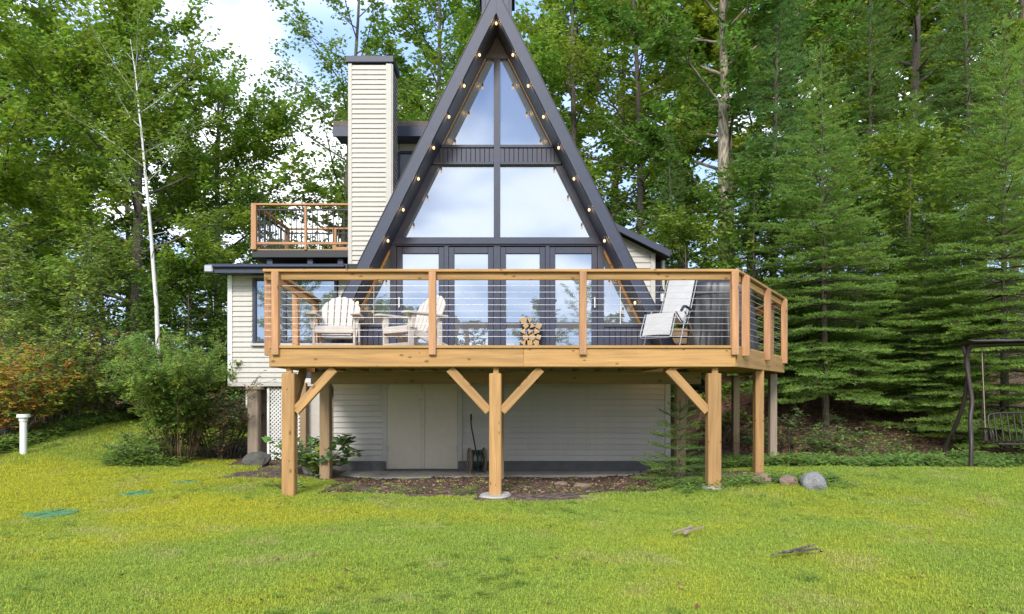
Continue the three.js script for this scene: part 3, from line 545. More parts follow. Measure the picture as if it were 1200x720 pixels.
// a fir or spruce: whorls of flat branches, needles as single blades
function conifer(o) {
  const r = RNG(o.seed), W = new Mesher(), C = new Mesher(), H = o.h, up = V(0, 1, 0);
  const trunk = wiggle(r, V(0, -0.4, 0), V(0, 1, 0), H + 0.4, 10, 0.012, 0.02); W.limb(trunk, o.tr, 0.008, 8);
  const NL = o.needle;
  const twig = (p, d, len, n0) => {
    const col = shade(r, o.col, 0.14, 0.3), side = d.clone().cross(n0).normalize(), st = NL * 0.52, m = Math.max(3, Math.round(len / st)), A = V(0, 0, 0), B = V(0, 0, 0), T = V(0, 0, 0);
    for (let k = 0; k < m; k++) for (const s of [-1, 1]) {
      const t = k / m, L = NL * (1.15 - 0.45 * t) * (0.8 + 0.4 * r()), f = (r() - 0.28) * 2.0, cf = Math.cos(f), sf = Math.sin(f);
      A.copy(p).addScaledVector(d, len * t); B.copy(p).addScaledVector(d, len * t + st * 0.82);
      T.copy(A).addScaledVector(d, st * 0.9 + L * 0.35).addScaledVector(side, s * L * cf).addScaledVector(n0, L * sf);
      const nn = n0.clone().multiplyScalar(cf).addScaledVector(side, -s * sf); if (nn.y < 0) nn.negate();
      C.needle(A, B, T, nn.addScaledVector(side, s * 0.3), shade(r, col, 0.05, 0.12));
    }
  };
  for (let h = o.start; h < H - 0.15; h += o.gap * (0.75 + 0.5 * r())) {
    const q = h / H, nb = Math.round(mix(o.nb, 4, q)), a0 = r() * 6.28;
    for (let k = 0; k < nb; k++) {
      const a = a0 + k * 6.283 / nb + gauss(r) * 0.3, L = o.rad * Math.pow(1 - q, 0.82) * (0.62 + 0.5 * r()) + 0.10, el = mix(o.el0, 0.85, q * q) + gauss(r) * 0.12;
      const d = V(Math.cos(a) * Math.cos(el), Math.sin(el), Math.sin(a) * Math.cos(el)), p = at(trunk, Math.min(0.995, (h + 0.4) / (H + 0.4)));
      const br = [p]; const dd = d.clone(); for (let s = 1; s <= 6; s++) { dd.y += s < 4 ? -0.05 : 0.05; dd.add(V(gauss(r) * 0.05, gauss(r) * 0.03, gauss(r) * 0.05)).normalize(); br.push(br[s - 1].clone().addScaledVector(dd, L / 6)); }
      W.limb(br, 0.006 + 0.011 * L, 0.003, 3);
      const step = o.step; let sgn = 1;
      for (let s = Math.min(0.3, 0.12 * L); s < L; s += step * (0.8 + 0.4 * r())) {
        const t = s / L, pt = at(br, t), tg = tang(br, t), side = tg.clone().cross(up).normalize(), n0 = side.clone().cross(tg).normalize(); if (n0.y < 0) n0.negate();
        sgn = -sgn;
        const l = Math.min(0.62, 0.50 * (L - s) + 0.10) * (0.7 + 0.6 * r()), dir = tg.clone().multiplyScalar(0.72).addScaledVector(side, sgn * 0.75).add(V(0, gauss(r) * 0.18, 0)).normalize();
        twig(pt, dir, l, n0);
        if (l > 0.26) for (const e of [0.4, 0.72]) { const p2 = pt.clone().addScaledVector(dir, l * e), sd = dir.clone().cross(n0).normalize(); for (const z of [-1, 1]) if (r() < 0.8) twig(p2, dir.clone().multiplyScalar(0.75).addScaledVector(sd, z * 0.65).add(V(0, gauss(r) * 0.15, 0)).normalize(), l * (0.62 - 0.45 * e) + 0.05, n0); }
      }
      twig(br[5], tang(br, 0.95), L / 6 + 0.06, up);
    }
  }
  const tip = at(trunk, 0.97); twig(tip, V(0, 1, 0), H * 0.03, V(1, 0, 0)); twig(tip, V(0, 1, 0), H * 0.03, V(0, 0, 1));
  return { wood: W.geo(), crown: C.geo() };
}
function plantTree(name, kind, label, x, D, s, turn, o = {}) {
  const t = thing(name, label, o.category || 'tree', [x, ground(x, D) - 0.05, -D], turn, o.group);
  t.scale.set(s * (o.wide || 1), s, s * (o.wide || 1));
  part('trunk', kind.wood, o.bark || kind.bark || M.bark, t); const c = part('crown', kind.crown, o.leaf || kind.leaf || M.leaf, t); c.userData.kind = 'stuff';
  return t;
}
const K = {};
K.maple = broadleaf({ seed: 5, h: 13.5, tr: 0.22, base: 0.16, spread: 4.7, limbs: 32, sub: 2.7, twig: 3.0, leaves: 27, leaf: 0.15, puff: 0.30, col: [0.259, 0.375, 0.037], lean: -0.02 });
K.tall = broadleaf({ seed: 21, h: 19, tr: 0.24, base: 0.2, spread: 4.5, limbs: 38, sub: 2.2, twig: 2.6, leaves: 25, leaf: 0.19, puff: 0.36, col: [0.191, 0.310, 0.041] });
K.airy = broadleaf({ seed: 33, h: 17, tr: 0.15, base: 0.28, spread: 3.6, limbs: 28, sub: 2.2, twig: 2.6, leaves: 24, leaf: 0.135, puff: 0.34, col: [0.189, 0.297, 0.045] });
K.birch = broadleaf({ seed: 47, curl: 0.07, h: 10.6, tr: 0.066, base: 0.5, spread: 2.2, limbs: 14, lr: 0.16, sub: 2.4, twig: 2.6, leaves: 22, leaf: 0.10, puff: 0.26, col: [0.228, 0.316, 0.037], lean: -0.012 }); K.birch.bark = M.birch;
K.back = broadleaf({ seed: 61, h: 15, tr: 0.18, base: 0.08, spread: 4.4, limbs: 28, sub: 1.9, twig: 2.2, leaves: 24, leaf: 0.27, puff: 0.42, col: [0.191, 0.295, 0.037] });
K.under = broadleaf({ seed: 65, h: 6.5, tr: 0.07, base: 0.06, spread: 2.5, limbs: 26, sub: 2.6, twig: 3.0, leaves: 22, leaf: 0.14, puff: 0.26, col: [0.152, 0.260, 0.037] });
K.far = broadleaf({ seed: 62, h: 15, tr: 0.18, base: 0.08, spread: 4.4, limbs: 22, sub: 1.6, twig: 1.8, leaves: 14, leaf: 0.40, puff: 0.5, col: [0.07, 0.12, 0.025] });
K.fir = conifer({ seed: 8, h: 8.6, tr: 0.085, rad: 2.35, start: 1.05, gap: 0.25, nb: 9, el0: -0.08, step: 0.12, needle: 0.058, col: [0.214, 0.334, 0.060] });
K.fir2 = conifer({ seed: 18, h: 9.2, tr: 0.09, rad: 2.6, start: 0.35, gap: 0.27, nb: 9, el0: -0.04, step: 0.125, needle: 0.060, col: [0.231, 0.350, 0.060] });
K.spruce = conifer({ seed: 28, h: 14, tr: 0.13, rad: 2.7, start: 0.8, gap: 0.40, nb: 7, el0: -0.18, step: 0.16, needle: 0.085, col: [0.159, 0.265, 0.065] });
K.firling = conifer({ seed: 38, h: 1.25, tr: 0.018, rad: 0.62, start: 0.12, gap: 0.13, nb: 5, el0: 0.15, step: 0.05, needle: 0.024, col: [0.20, 0.32, 0.07] });
const tint = { deep: leafMat([0.82, 0.9, 0.95]), yellow: leafMat([1.35, 1.12, 0.8]), blue: leafMat([0.9, 1.0, 1.05]), light: leafMat([1.25, 1.2, 1.0]) };
const px = (p, D) => (p - 600) * D / 800;      // metres aside of the camera's axis, used to lay out the wood
// left of the cabin
plantTree('maple_tree', K.maple, 'broad bright green maple behind the slender white birch', px(160, 20.5), 20.5, 1.0, 0.6);
plantTree('maple_tree', K.maple, 'bright maple at the outer end of the lawn, behind the white vent pipe', px(-20, 19.5), 19.5, 1.06, 2.2);
plantTree('maple_tree', K.maple, 'maple in line with the balcony, its crown reaching over the wing roof', px(256, 24), 24, 0.92, 4.1, { leaf: tint.deep });
plantTree('birch_tree', K.birch, 'slender white-barked birch rising behind the arching shrub', px(190, 16.2), 16.2, 1.0, 1.0);
const gb = 'trees of the wood behind the cabin';
for (const [p, D, s, k, m] of [[60, 27, 1.05, 'back', 'deep'], [150, 29, 0.95, 'back', 0], [250, 31, 0.75, 'back', 'deep'], [330, 33, 0.5, 'back', 0], [-60, 25, 1.1, 'back', 0], [400, 34, 0.5, 'back', 'deep'], [500, 33, 1.1, 'back', 'yellow'], [620, 33, 1.3, 'back', 0], [715, 34, 1.45, 'back', 'yellow'], [800, 35, 1.5, 'back', 'light'], [880, 34, 1.3, 'back', 'yellow'], [980, 33, 1.3, 'back', 0], [1060, 32, 1.3, 'back', 'yellow'], [1150, 33, 1.3, 'back', 'deep'], [1250, 31, 1.3, 'back', 0]])
  plantTree('forest_tree', K[k], ({ deep: 'dark', yellow: 'yellow-green', light: 'pale green' }[m] || 'mid green') + ' leafy tree of the thick wood far behind the cabin', px(p, D), D, s, p * 0.37, { leaf: m ? tint[m] : 0, group: gb });
plantTree('tall_tree', K.airy, 'tall loose-crowned tree rising behind the chimney', px(395, 25), 25, 1.12, 0.4);
plantTree('tall_tree', K.tall, 'tall leafy tree behind the ridge between chimney and gable', px(505, 27), 27, 1.0, 1.9, { leaf: tint.light });
plantTree('tall_tree', K.tall, 'tall tree just behind the sloping roof of the small shed', px(668, 25), 25, 0.98, 3.0, { leaf: tint.light });
plantTree('tall_tree', K.airy, 'thin tall tree between the shed roof and the pale broken trunk', px(755, 23), 23, 1.1, 2.6, { leaf: tint.yellow });
plantTree('tall_tree', K.tall, 'tall tree with a stout pale trunk above the covered grill', px(858, 20.5), 20.5, 0.92, 5.2, { bark: M.pale, leaf: tint.deep });
plantTree('tall_tree', K.tall, 'tall dark tree rising over the gap between the two nearest firs', px(1065, 23), 23, 0.95, 0.9, { leaf: tint.yellow });
plantTree('tall_tree', K.airy, 'slim leafy tree rising behind the garden swing', px(1190, 24), 24, 1.1, 1.4);
// firs to the right
plantTree('fir_tree', K.fir, 'tall fir with a bare leader beside the end of the deck railing', px(968, 15.2), 15.2, 1.02, 0.3);
plantTree('fir_tree', K.fir2, 'broad fir with low sweeping branches behind the garden swing', px(1178, 14.4), 14.4, 1.0, 1.1);
plantTree('fir_tree', K.fir, 'low dense fir between the tall fir and the garden swing', px(1082, 15.6), 15.6, 0.62, 2.0, { wide: 1.25 });
plantTree('fir_tree', K.fir2, 'fir standing in the gap behind the two nearest firs', px(1075, 18.5), 18.5, 0.86, 2.8, { leaf: tint.deep });
plantTree('spruce_tree', K.spruce, 'dark spruce close behind the pale broken trunk', px(905, 18.8), 18.8, 0.92, 0.7, { leaf: tint.blue });
plantTree('spruce_tree', K.spruce, 'tall dark spruce between the two bare-tipped firs', px(1020, 20.5), 20.5, 0.95, 1.7);
plantTree('spruce_tree', K.spruce, 'tall dark spruce behind the broad fir and the swing', px(1140, 19.5), 19.5, 1.0, 3.2);
plantTree('spruce_tree', K.spruce, 'dark spruce low behind the yellowing shrubs', px(45, 23.5), 23.5, 0.62, 2.2, { wide: 1.3 });
plantTree('spruce_tree', K.spruce, 'dark spruce behind the corner of the cream wing', px(250, 20), 20, 0.45, 0.2, { wide: 1.4 });
plantTree('spruce_tree', K.spruce, 'dark spruce behind the shed, in front of the leafy wood', px(790, 19), 19, 0.55, 4.2, { wide: 1.25 });
plantTree('fir_sapling', K.firling, 'small young fir growing beside the post below the deck', 2.42, 9.9, 1.0, 0.3);
for (const [p, D, sc, lab] of [[735, 17.6, 0.85, 'bushy young tree behind the low end of the shed roof'], [800, 16.8, 0.9, 'bushy young tree behind the covered grill'], [880, 17.5, 0.95, 'bushy young tree at the foot of the dark spruce'], [1062, 17.2, 1.08, 'light green young tree filling the gap between the two nearest firs'], [1000, 18, 0.8, 'bushy young tree between the tall fir and the swing'], [335, 21, 0.42, 'bushy young tree showing below the balcony'], [290, 22.5, 0.8, 'bushy young tree behind the corner of the wing roof'], [225, 18.8, 0.75, 'bushy young tree beside the birch trunk'], [120, 21.5, 0.9, 'bushy young tree under the bright maple'], [-10, 21.5, 0.9, 'bushy young tree behind the orange shrub']])
  plantTree('young_tree', K.under, lab, px(p, D), D, sc, p, { leaf: p === 1062 || p === 800 ? tint.yellow : 0 });
// broken snag
{
  const W = new Mesher(); const r = RNG(4); W.limb(wiggle(r, V(0, -0.4, 0), V(-0.02, 1, 0), 8.0, 10, 0.03, 0.02), 0.19, 0.14, 9);
  W.limb(wiggle(r, V(0, 3.4, 0), V(0.8, 0.5, 0.4), 0.9, 4, 0.1, 0.1), 0.05, 0.02, 5);
  const x = px(849, 19.2), t = thing('dead_tree', 'pale broken tree trunk without a crown above the covered grill', 'tree', [x, ground(x, 19.2), -19.2]);
  part('trunk', W.geo(), M.pale, t);
}
// dead sapling stick beside the basement wall
{ const W = new Mesher(), r = RNG(9); W.limb(wiggle(r, V(0, -0.1, 0), V(0.03, 1, 0.1), 1.7, 6, 0.05, 0), 0.045, 0.03, 7); W.limb(wiggle(r, V(0.02, 1.2, 0.1), V(-0.5, 0.8, 0), 0.5, 4, 0.1, 0.1), 0.02, 0.012, 5);
  const t = thing('dead_sapling', 'bare grey forked sapling beside the corner of the basement wall', 'sapling', [2.95, ground(2.95, 11.9), -11.9]); part('trunk', W.geo(), M.grey, t); }

// shrubs: stems from one root, leaves on their outer parts
function shrub(name, label, x, D, o) {
  const r = RNG(o.seed), W = new Mesher(), C = new Mesher();
  for (let k = 0; k < o.stems; k++) {
    const a = k * 2.4 + r(), q = Math.sqrt((k + 0.5) / o.stems), el = mix(1.45, o.open, q), d = V(Math.cos(a) * Math.cos(el), Math.sin(el), Math.sin(a) * Math.cos(el));
    const st = [V(Math.cos(a) * q * o.foot, -0.08, Math.sin(a) * q * o.foot)], len = o.h * (0.72 + 0.4 * r()), dd = d.clone(); for (let s = 1; s <= 7; s++) { dd.add(V(gauss(r) * 0.07, -o.droop * s / 7, gauss(r) * 0.07)).normalize(); st.push(st[s - 1].clone().addScaledVector(dd, len / 7)); }
    W.limb(st, o.sr * (0.7 + 0.6 * r()), o.sr * 0.2, 5);
    const m = Math.round(len * o.twigs);
    for (let j = 0; j < m; j++) {
      const t = mix(o.from, 1, Math.pow(r(), 0.8)), p = at(st, t * 0.99), dt = V(gauss(r), gauss(r) * 0.5 + 0.15, gauss(r)).normalize(), l = o.reach * (0.5 + r()), col = shade(r, o.cols[Math.floor(r() * o.cols.length)], 0.1, 0.2);
      W.limb([p, p.clone().addScaledVector(dt, l)], 0.006, 0.002, 3);
      for (let e = 0; e < o.leaves; e++) { const pp = p.clone().addScaledVector(dt, l * r() * 1.1).add(V(gauss(r) * 0.06, gauss(r) * 0.05, gauss(r) * 0.06)), nn = V(gauss(r) * 0.8, 1, gauss(r) * 0.8).normalize(), ld = dt.clone().add(V(gauss(r) * 0.9, -0.35, gauss(r) * 0.9)); ld.addScaledVector(nn, -ld.dot(nn)).normalize(); const s = o.leaf * (0.65 + 0.7 * r()); C.leaf(pp, ld, nn, s, s * (o.slim || 0.5), shade(r, col, 0.06, 0.12)); }
    }
  }
  const t = thing(name, label, o.category || 'shrub', [x, ground(x, D), -D], 0, o.group);
  if (o.wide) t.scale.x = o.wide;
  part('stems', W.geo(), o.bark || M.bark, t); const c = part('foliage', C.geo(), M.leaf, t); c.userData.kind = 'stuff'; return t;
}
const G = { fresh: [0.29, 0.43, 0.085], mid: [0.20, 0.33, 0.06], deep: [0.12, 0.215, 0.05], yellow: [0.52, 0.48, 0.06], orange: [0.58, 0.30, 0.05], brown: [0.26, 0.15, 0.075], lime: [0.38, 0.48, 0.075] };
const stemT = new THREE.MeshStandardMaterial({ map: paleT, roughness: 0.95, color: new THREE.Color(0.75, 0.6, 0.48) });
shrub('arching_shrub', 'rounded arching shrub with bare tan stems beside the cream wing', px(208, 13.1), 13.1, { seed: 71, stems: 64, h: 2.6, open: 1.26, foot: 0.42, droop: 0.36, sr: 0.017, twigs: 22, from: 0.32, reach: 0.22, leaves: 17, leaf: 0.082, slim: 0.42, wide: 0.6, cols: [G.fresh, G.fresh, G.mid, G.lime], bark: stemT });
shrub('twiggy_shrub', 'dark twiggy shrub with brown twigs between arching shrub and grey post', px(258, 13.9), 13.9, { seed: 72, stems: 34, h: 1.9, open: 1.0, foot: 0.4, droop: 0.25, sr: 0.014, twigs: 15, from: 0.15, reach: 0.26, leaves: 8, leaf: 0.07, cols: [G.deep, G.mid, G.brown, G.brown] });
shrub('low_shrub', 'low leafy shrub round the foot of the arching shrub', px(166, 12.9), 12.9, { seed: 73, stems: 22, h: 0.7, open: 1.0, foot: 0.3, droop: 0.2, sr: 0.01, twigs: 22, from: 0.2, reach: 0.2, leaves: 10, leaf: 0.075, cols: [G.mid, G.fresh] });
shrub('autumn_shrub', 'shrub with orange and yellow leaves behind the white vent pipe', px(-8, 14.4), 14.4, { seed: 74, stems: 44, h: 2.1, open: 1.1, foot: 0.6, droop: 0.15, sr: 0.014, twigs: 15, from: 0.2, reach: 0.32, leaves: 10, leaf: 0.10, cols: [G.orange, G.orange, G.yellow, G.fresh, G.lime] });
shrub('autumn_shrub', 'yellow-green and rusty shrub next to the taller sapling', px(64, 16.4), 16.4, { seed: 75, stems: 48, h: 2.6, open: 1.1, foot: 0.8, droop: 0.15, sr: 0.014, twigs: 15, from: 0.15, reach: 0.32, leaves: 10, leaf: 0.10, cols: [G.mid, G.lime, G.brown, G.yellow, G.fresh, G.lime] });
shrub('leafy_sapling', 'tall light green sapling rising out of the yellowing shrubs', px(56, 17.2), 17.2, { seed: 76, stems: 12, h: 5.3, open: 1.25, foot: 0.4, droop: 0.02, sr: 0.02, twigs: 16, from: 0.25, reach: 0.55, leaves: 10, leaf: 0.115, cols: [G.lime, G.fresh], category: 'sapling' });
shrub('green_shrub', 'dense mid green shrub along the lawn edge below the birch', px(122, 19.0), 19.0, { seed: 77, stems: 40, h: 3.0, open: 0.7, foot: 0.8, droop: 0.12, sr: 0.014, twigs: 14, from: 0.12, reach: 0.34, leaves: 10, leaf: 0.11, cols: [G.mid, G.fresh, G.deep] });
shrub('green_shrub', 'green shrub behind the arching shrub, at the foot of the birch', px(200, 18.6), 18.6, { seed: 78, stems: 34, h: 2.9, open: 0.75, foot: 0.7, droop: 0.12, sr: 0.014, twigs: 14, from: 0.15, reach: 0.34, leaves: 10, leaf: 0.10, cols: [G.fresh, G.mid, G.deep] });
shrub('fern_shrub', 'low shrub on the bank behind the deck posts', px(925, 14.2), 14.2, { seed: 81, stems: 22, h: 1.1, open: 0.5, foot: 0.5, droop: 0.2, sr: 0.01, twigs: 14, from: 0.2, reach: 0.24, leaves: 7, leaf: 0.085, cols: [G.mid, G.deep, G.brown] });
shrub('fern_shrub', 'small bush below the low fir on the mulched bank', px(1010, 13.5), 13.5, { seed: 82, stems: 16, h: 0.8, open: 0.5, foot: 0.5, droop: 0.2, sr: 0.008, twigs: 14, from: 0.2, reach: 0.2, leaves: 7, leaf: 0.075, cols: [G.mid, G.fresh] });
// trees behind the photographer: the glass of the gable mirrors them
for (const [x, D, s, k, lab] of [[2.2, -27, 0.52, 'airy', 'small loose tree across the clearing facing the gable'], [5.2, -24, 0.62, 'airy', 'loose tree at the open side of the lawn facing the shed'], [-9.5, -26, 0.62, 'maple', 'leafy tree across the lawn facing the wing'], [-17.5, -29, 0.85, 'maple', 'taller leafy tree across the lawn, out from the wing'], [-24, -24, 0.8, 'tall', 'tall leafy tree at the outer side of the clearing'], [-13.6, -33, 0.8, 'maple', 'leafy tree set back between the two facing the wing'], [13, -28, 0.85, 'maple', 'leafy tree across the lawn facing the firs']])
  plantTree('clearing_tree', K[k], lab, x, D, s, x, { leaf: tint.deep });
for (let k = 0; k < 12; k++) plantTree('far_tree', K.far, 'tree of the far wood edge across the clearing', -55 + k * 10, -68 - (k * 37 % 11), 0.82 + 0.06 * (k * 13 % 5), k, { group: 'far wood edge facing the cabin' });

// ---------------------------------------------------------------- grass, weeds, litter
const r2 = RNG(99);
const inView = (x, D, m = 0.3) => Math.abs(x) < D * 0.75 + m + 0.9;
{
  const blade = (C, r, R, h0) => { const a = r() * 6.28, q = Math.sqrt(r()) * R, p = V(Math.cos(a) * q, -0.005, Math.sin(a) * q), b = r() * 6.28, d = V(Math.cos(b), 0, Math.sin(b)), h = h0 * (0.55 + 0.7 * r()), w = 0.0042, lean = 0.4 + 0.9 * r(), s = V(-d.z, 0, d.x); const c = shade(r, r() < 0.08 ? [1.15, 0.85, 2.2] : [1, 1, 1], 0.14, 0.32), mid = p.clone().addScaledVector(d, h * lean * 0.28).setY(h * 0.6), tip = p.clone().addScaledVector(d, h * lean * 0.85).setY(h * (1 - 0.38 * lean));
    const A = p.clone().addScaledVector(s, w / 2), B = p.clone().addScaledVector(s, -w / 2), Cc = mid.clone().addScaledVector(s, -w * 0.4), Dd = mid.clone().addScaledVector(s, w * 0.4); C.needle(A, B, Cc, null, c); C.needle(A, Cc, Dd, null, c); C.needle(Dd, Cc, tip, null, c); };
  const tuft = seed => { const C = new Mesher(), r = RNG(seed); for (let k = 0; k < 30; k++) blade(C, r, 0.06, 0.030); return C.geo(); };
  const gm = leafMat([1, 1, 1], 0.3), sets = [[], [], []];
  const place = (D0, D1, per, big) => { const W2 = D1 * 0.75 + 1.2, n = Math.round(per * (D1 - D0) * 2 * W2); for (let k = 0; k < n; k++) { const D = mix(D0, D1, r2()), x = (r2() * 2 - 1) * W2; if (!inView(x, D) || zone(x, D) !== 0) { if (!(inView(x, D) && zone(x, D) === 1 && r2() < 0.012)) continue; } sets[k % 3].push([x, D, big]); } };
  place(3.7, 5.5, 820, 1); place(5.5, 8, 640, 1.05); place(8, 10.5, 440, 1.15); place(10.5, 14, 220, 1.35); place(14, 20, 110, 1.8);
  const c = new THREE.Color(), m = new THREE.Matrix4(), q = new THREE.Quaternion(), e = new THREE.Euler();
  sets.forEach((list, si) => {
    const im = new THREE.InstancedMesh(tuft(200 + si), gm, list.length); im.name = si ? 'grass_00' + si : 'grass'; im.userData.kind = 'stuff'; tag(im, 'short yellow-green lawn grass in front of the cabin', 'grass', 'lawn grass'); im.castShadow = im.receiveShadow = true;
    list.forEach(([x, D, b], k) => {
      e.set(gauss(r2) * 0.15, r2() * 6.28, gauss(r2) * 0.15); q.setFromEuler(e);
      const g1 = fbm(x * 0.22, D * 0.30, 4.4, 3), g2 = fbm(x * 0.9, D * 0.9, 9.9, 3), tall = 0.7 + 0.7 * r2() * r2() + 0.55 * Math.max(0, g2 + 0.2), s = b * (0.8 + 0.45 * r2());
      m.compose(P(x, ground(x, D), D), q, V(s, s * tall, s)); im.setMatrixAt(k, m);
      const ye = 0.08 + 0.85 * sstep(-0.22, 0.55, g1 + 0.5 * g2 + 0.35 * sstep(2, -4, x) * sstep(5.5, 8.5, D)), dr = sstep(0.12, 0.4, fbm(x * 1.7, D * 1.7, 2.2, 3));
      c.setRGB(mix(mix(0.28, 0.46, ye), 0.45, dr * 0.5), mix(mix(0.39, 0.46, ye), 0.42, dr * 0.5), mix(mix(0.062, 0.04, ye), 0.15, dr * 0.5)); im.setColorAt(k, c);
    });
    scene.add(im);
  });
}
function scatter(name, label, category, geo, mat, list, colf) {
  const im = new THREE.InstancedMesh(geo, mat, list.length); im.name = name; im.userData.kind = 'stuff'; tag(im, label, category); im.castShadow = im.receiveShadow = true;
  const m = new THREE.Matrix4(), q = new THREE.Quaternion(), c = new THREE.Color();
  list.forEach(([x, D, s, tl, yo], k) => { q.setFromEuler(new THREE.Euler(gauss(r2) * tl, r2() * 6.28, gauss(r2) * tl)); m.compose(P(x, ground(x, D) + (yo || 0), D), q, V(s, s, s)); im.setMatrixAt(k, m); if (colf) { c.setRGB(...colf(x, D)); im.setColorAt(k, c); } });
  scene.add(im); return im;
}
{
  // broad-leaved weeds along the lawn's wooded edge and the bed
  const C = new Mesher(), r = RNG(301); for (let k = 0; k < 26; k++) { const a = r() * 6.28, q = r() * 0.10, h = 0.02 + r() * 0.13, nn = V(gauss(r) * 0.5, 1, gauss(r) * 0.5).normalize(), d = V(Math.cos(a), 0.1, Math.sin(a)); d.addScaledVector(nn, -d.dot(nn)).normalize(); C.leaf(V(Math.cos(a) * q, h, Math.sin(a) * q), d, nn, 0.05 + r() * 0.04, 0.032, shade(r, [1, 1, 1], 0.08, 0.2)); }
  const list = [];
  for (let k = 0; k < 5200; k++) { const x = mix(3.0, 12, r2()), D = 11.2 + gauss(r2) * 1.1 + 0.9; if (D > 10.4 && D < 13.6 && inView(x, D)) list.push([x, D, 0.6 + 0.8 * r2() + 0.6 * sstep(0, 0.4, fbm(x, D, 2)), 0.15]); }
  for (let k = 0; k < 260; k++) { const x = mix(2.0, 4.4, r2()), D = 9.2 + gauss(r2) * 0.5; list.push([x, D, 0.4 + 0.6 * r2(), 0.15]); }
  for (let k = 0; k < 700; k++) { const x = mix(-6.6, -10.5, r2()), D = 18.4 + gauss(r2) * 0.4; list.push([x, D, 1 + r2(), 0.15]); } for (let k = 0; k < 900; k++) { const D = mix(11.5, 18.6, r2()), x = -10.2 + gauss(r2) * 0.4; list.push([x, D, 0.8 + r2(), 0.15]); }
  for (let k = 0; k < 420; k++) { const x = -6.9 + gauss(r2) * 0.7, D = 12.7 + gauss(r2) * 0.45; list.push([x, D, 0.7 + r2() * 0.8, 0.15]); }
  for (let k = 0; k < 60; k++) { const x = mix(-2.6, 2.5, r2()), D = 9.3 + gauss(r2) * 0.3; list.push([x, D, 0.3 + 0.4 * r2(), 0.15]); }
  for (let k = 0; k < 1500; k++) { const D = mix(4, 11, r2()), x = (r2() * 2 - 1) * D * 0.75; if (zone(x, D) === 0 && fbm(x * 0.8, D * 0.8, 6.6, 3) > 0.06) list.push([x, D, 0.22 + 0.25 * r2(), 0.2]); }
  scatter('weeds', 'low leafy weeds along the edges of the lawn', 'weeds', C.geo(), leafMat(), list, (x, D) => shade(r2, x > 2 ? [0.20, 0.31, 0.05] : [0.20, 0.30, 0.04], 0.2, 0.2));
  // bark chips and dead leaves
  const chip = bx(0.05, 0.010, 0.022, 0.003), chips = [];
  for (let k = 0; k < 9000; k++) { const x = mix(-2.6, 3.8, r2()), D = mix(9.2, 12.1, Math.pow(r2(), 1.5)); if (zone(x, D) === 1 && fbm(x * 0.9, D * 1.4, 3.3, 3) > -0.18) chips.push([x, D, 0.5 + r2() * 1.0, 0.6, 0.006]); }
  scatter('bark_mulch', 'dark brown bark mulch on the bed below the deck', 'mulch', chip, std([1, 1, 1], 0.95), chips, () => shade(r2, r2() < 0.12 ? [0.30, 0.21, 0.13] : [0.085, 0.05, 0.033], 0.1, 0.5));
  const L = new Mesher(); L.leaf(V(-0.03, 0, 0), V(1, 0, 0), V(0, 1, 0), 0.07, 0.045, [1, 1, 1], 0.3);
  const dl = []; for (let k = 0; k < 9000; k++) { const x = mix(3.2, 13, r2()), D = mix(12.2, 19, Math.pow(r2(), 1.3)); if (zone(x, D) === 2) dl.push([x, D, 0.7 + r2(), 0.5, 0.012]); }
  for (let k = 0; k < 700; k++) { const x = mix(-4.6, -2.4, r2()), D = mix(10.8, 13.2, r2()); if (zone(x, D) === 1) dl.push([x, D, 0.3 + 0.4 * r2(), 0.4, 0.01]); }
  for (let k = 0; k < 150; k++) { const D = mix(4.2, 11, r2()), x = (r2() * 2 - 1) * D * 0.75; if (zone(x, D) === 0) dl.push([x, D, 0.35 + 0.4 * r2(), 0.6, 0.045]); }
  scatter('leaf_litter', 'brown fallen leaves on the bank under the firs', 'leaf litter', L.geo(), leafMat([1, 1, 1], 0.1), dl, () => shade(r2, r2() < 0.3 ? [0.26, 0.15, 0.07] : [0.15, 0.075, 0.045], 0.15, 0.4));
}

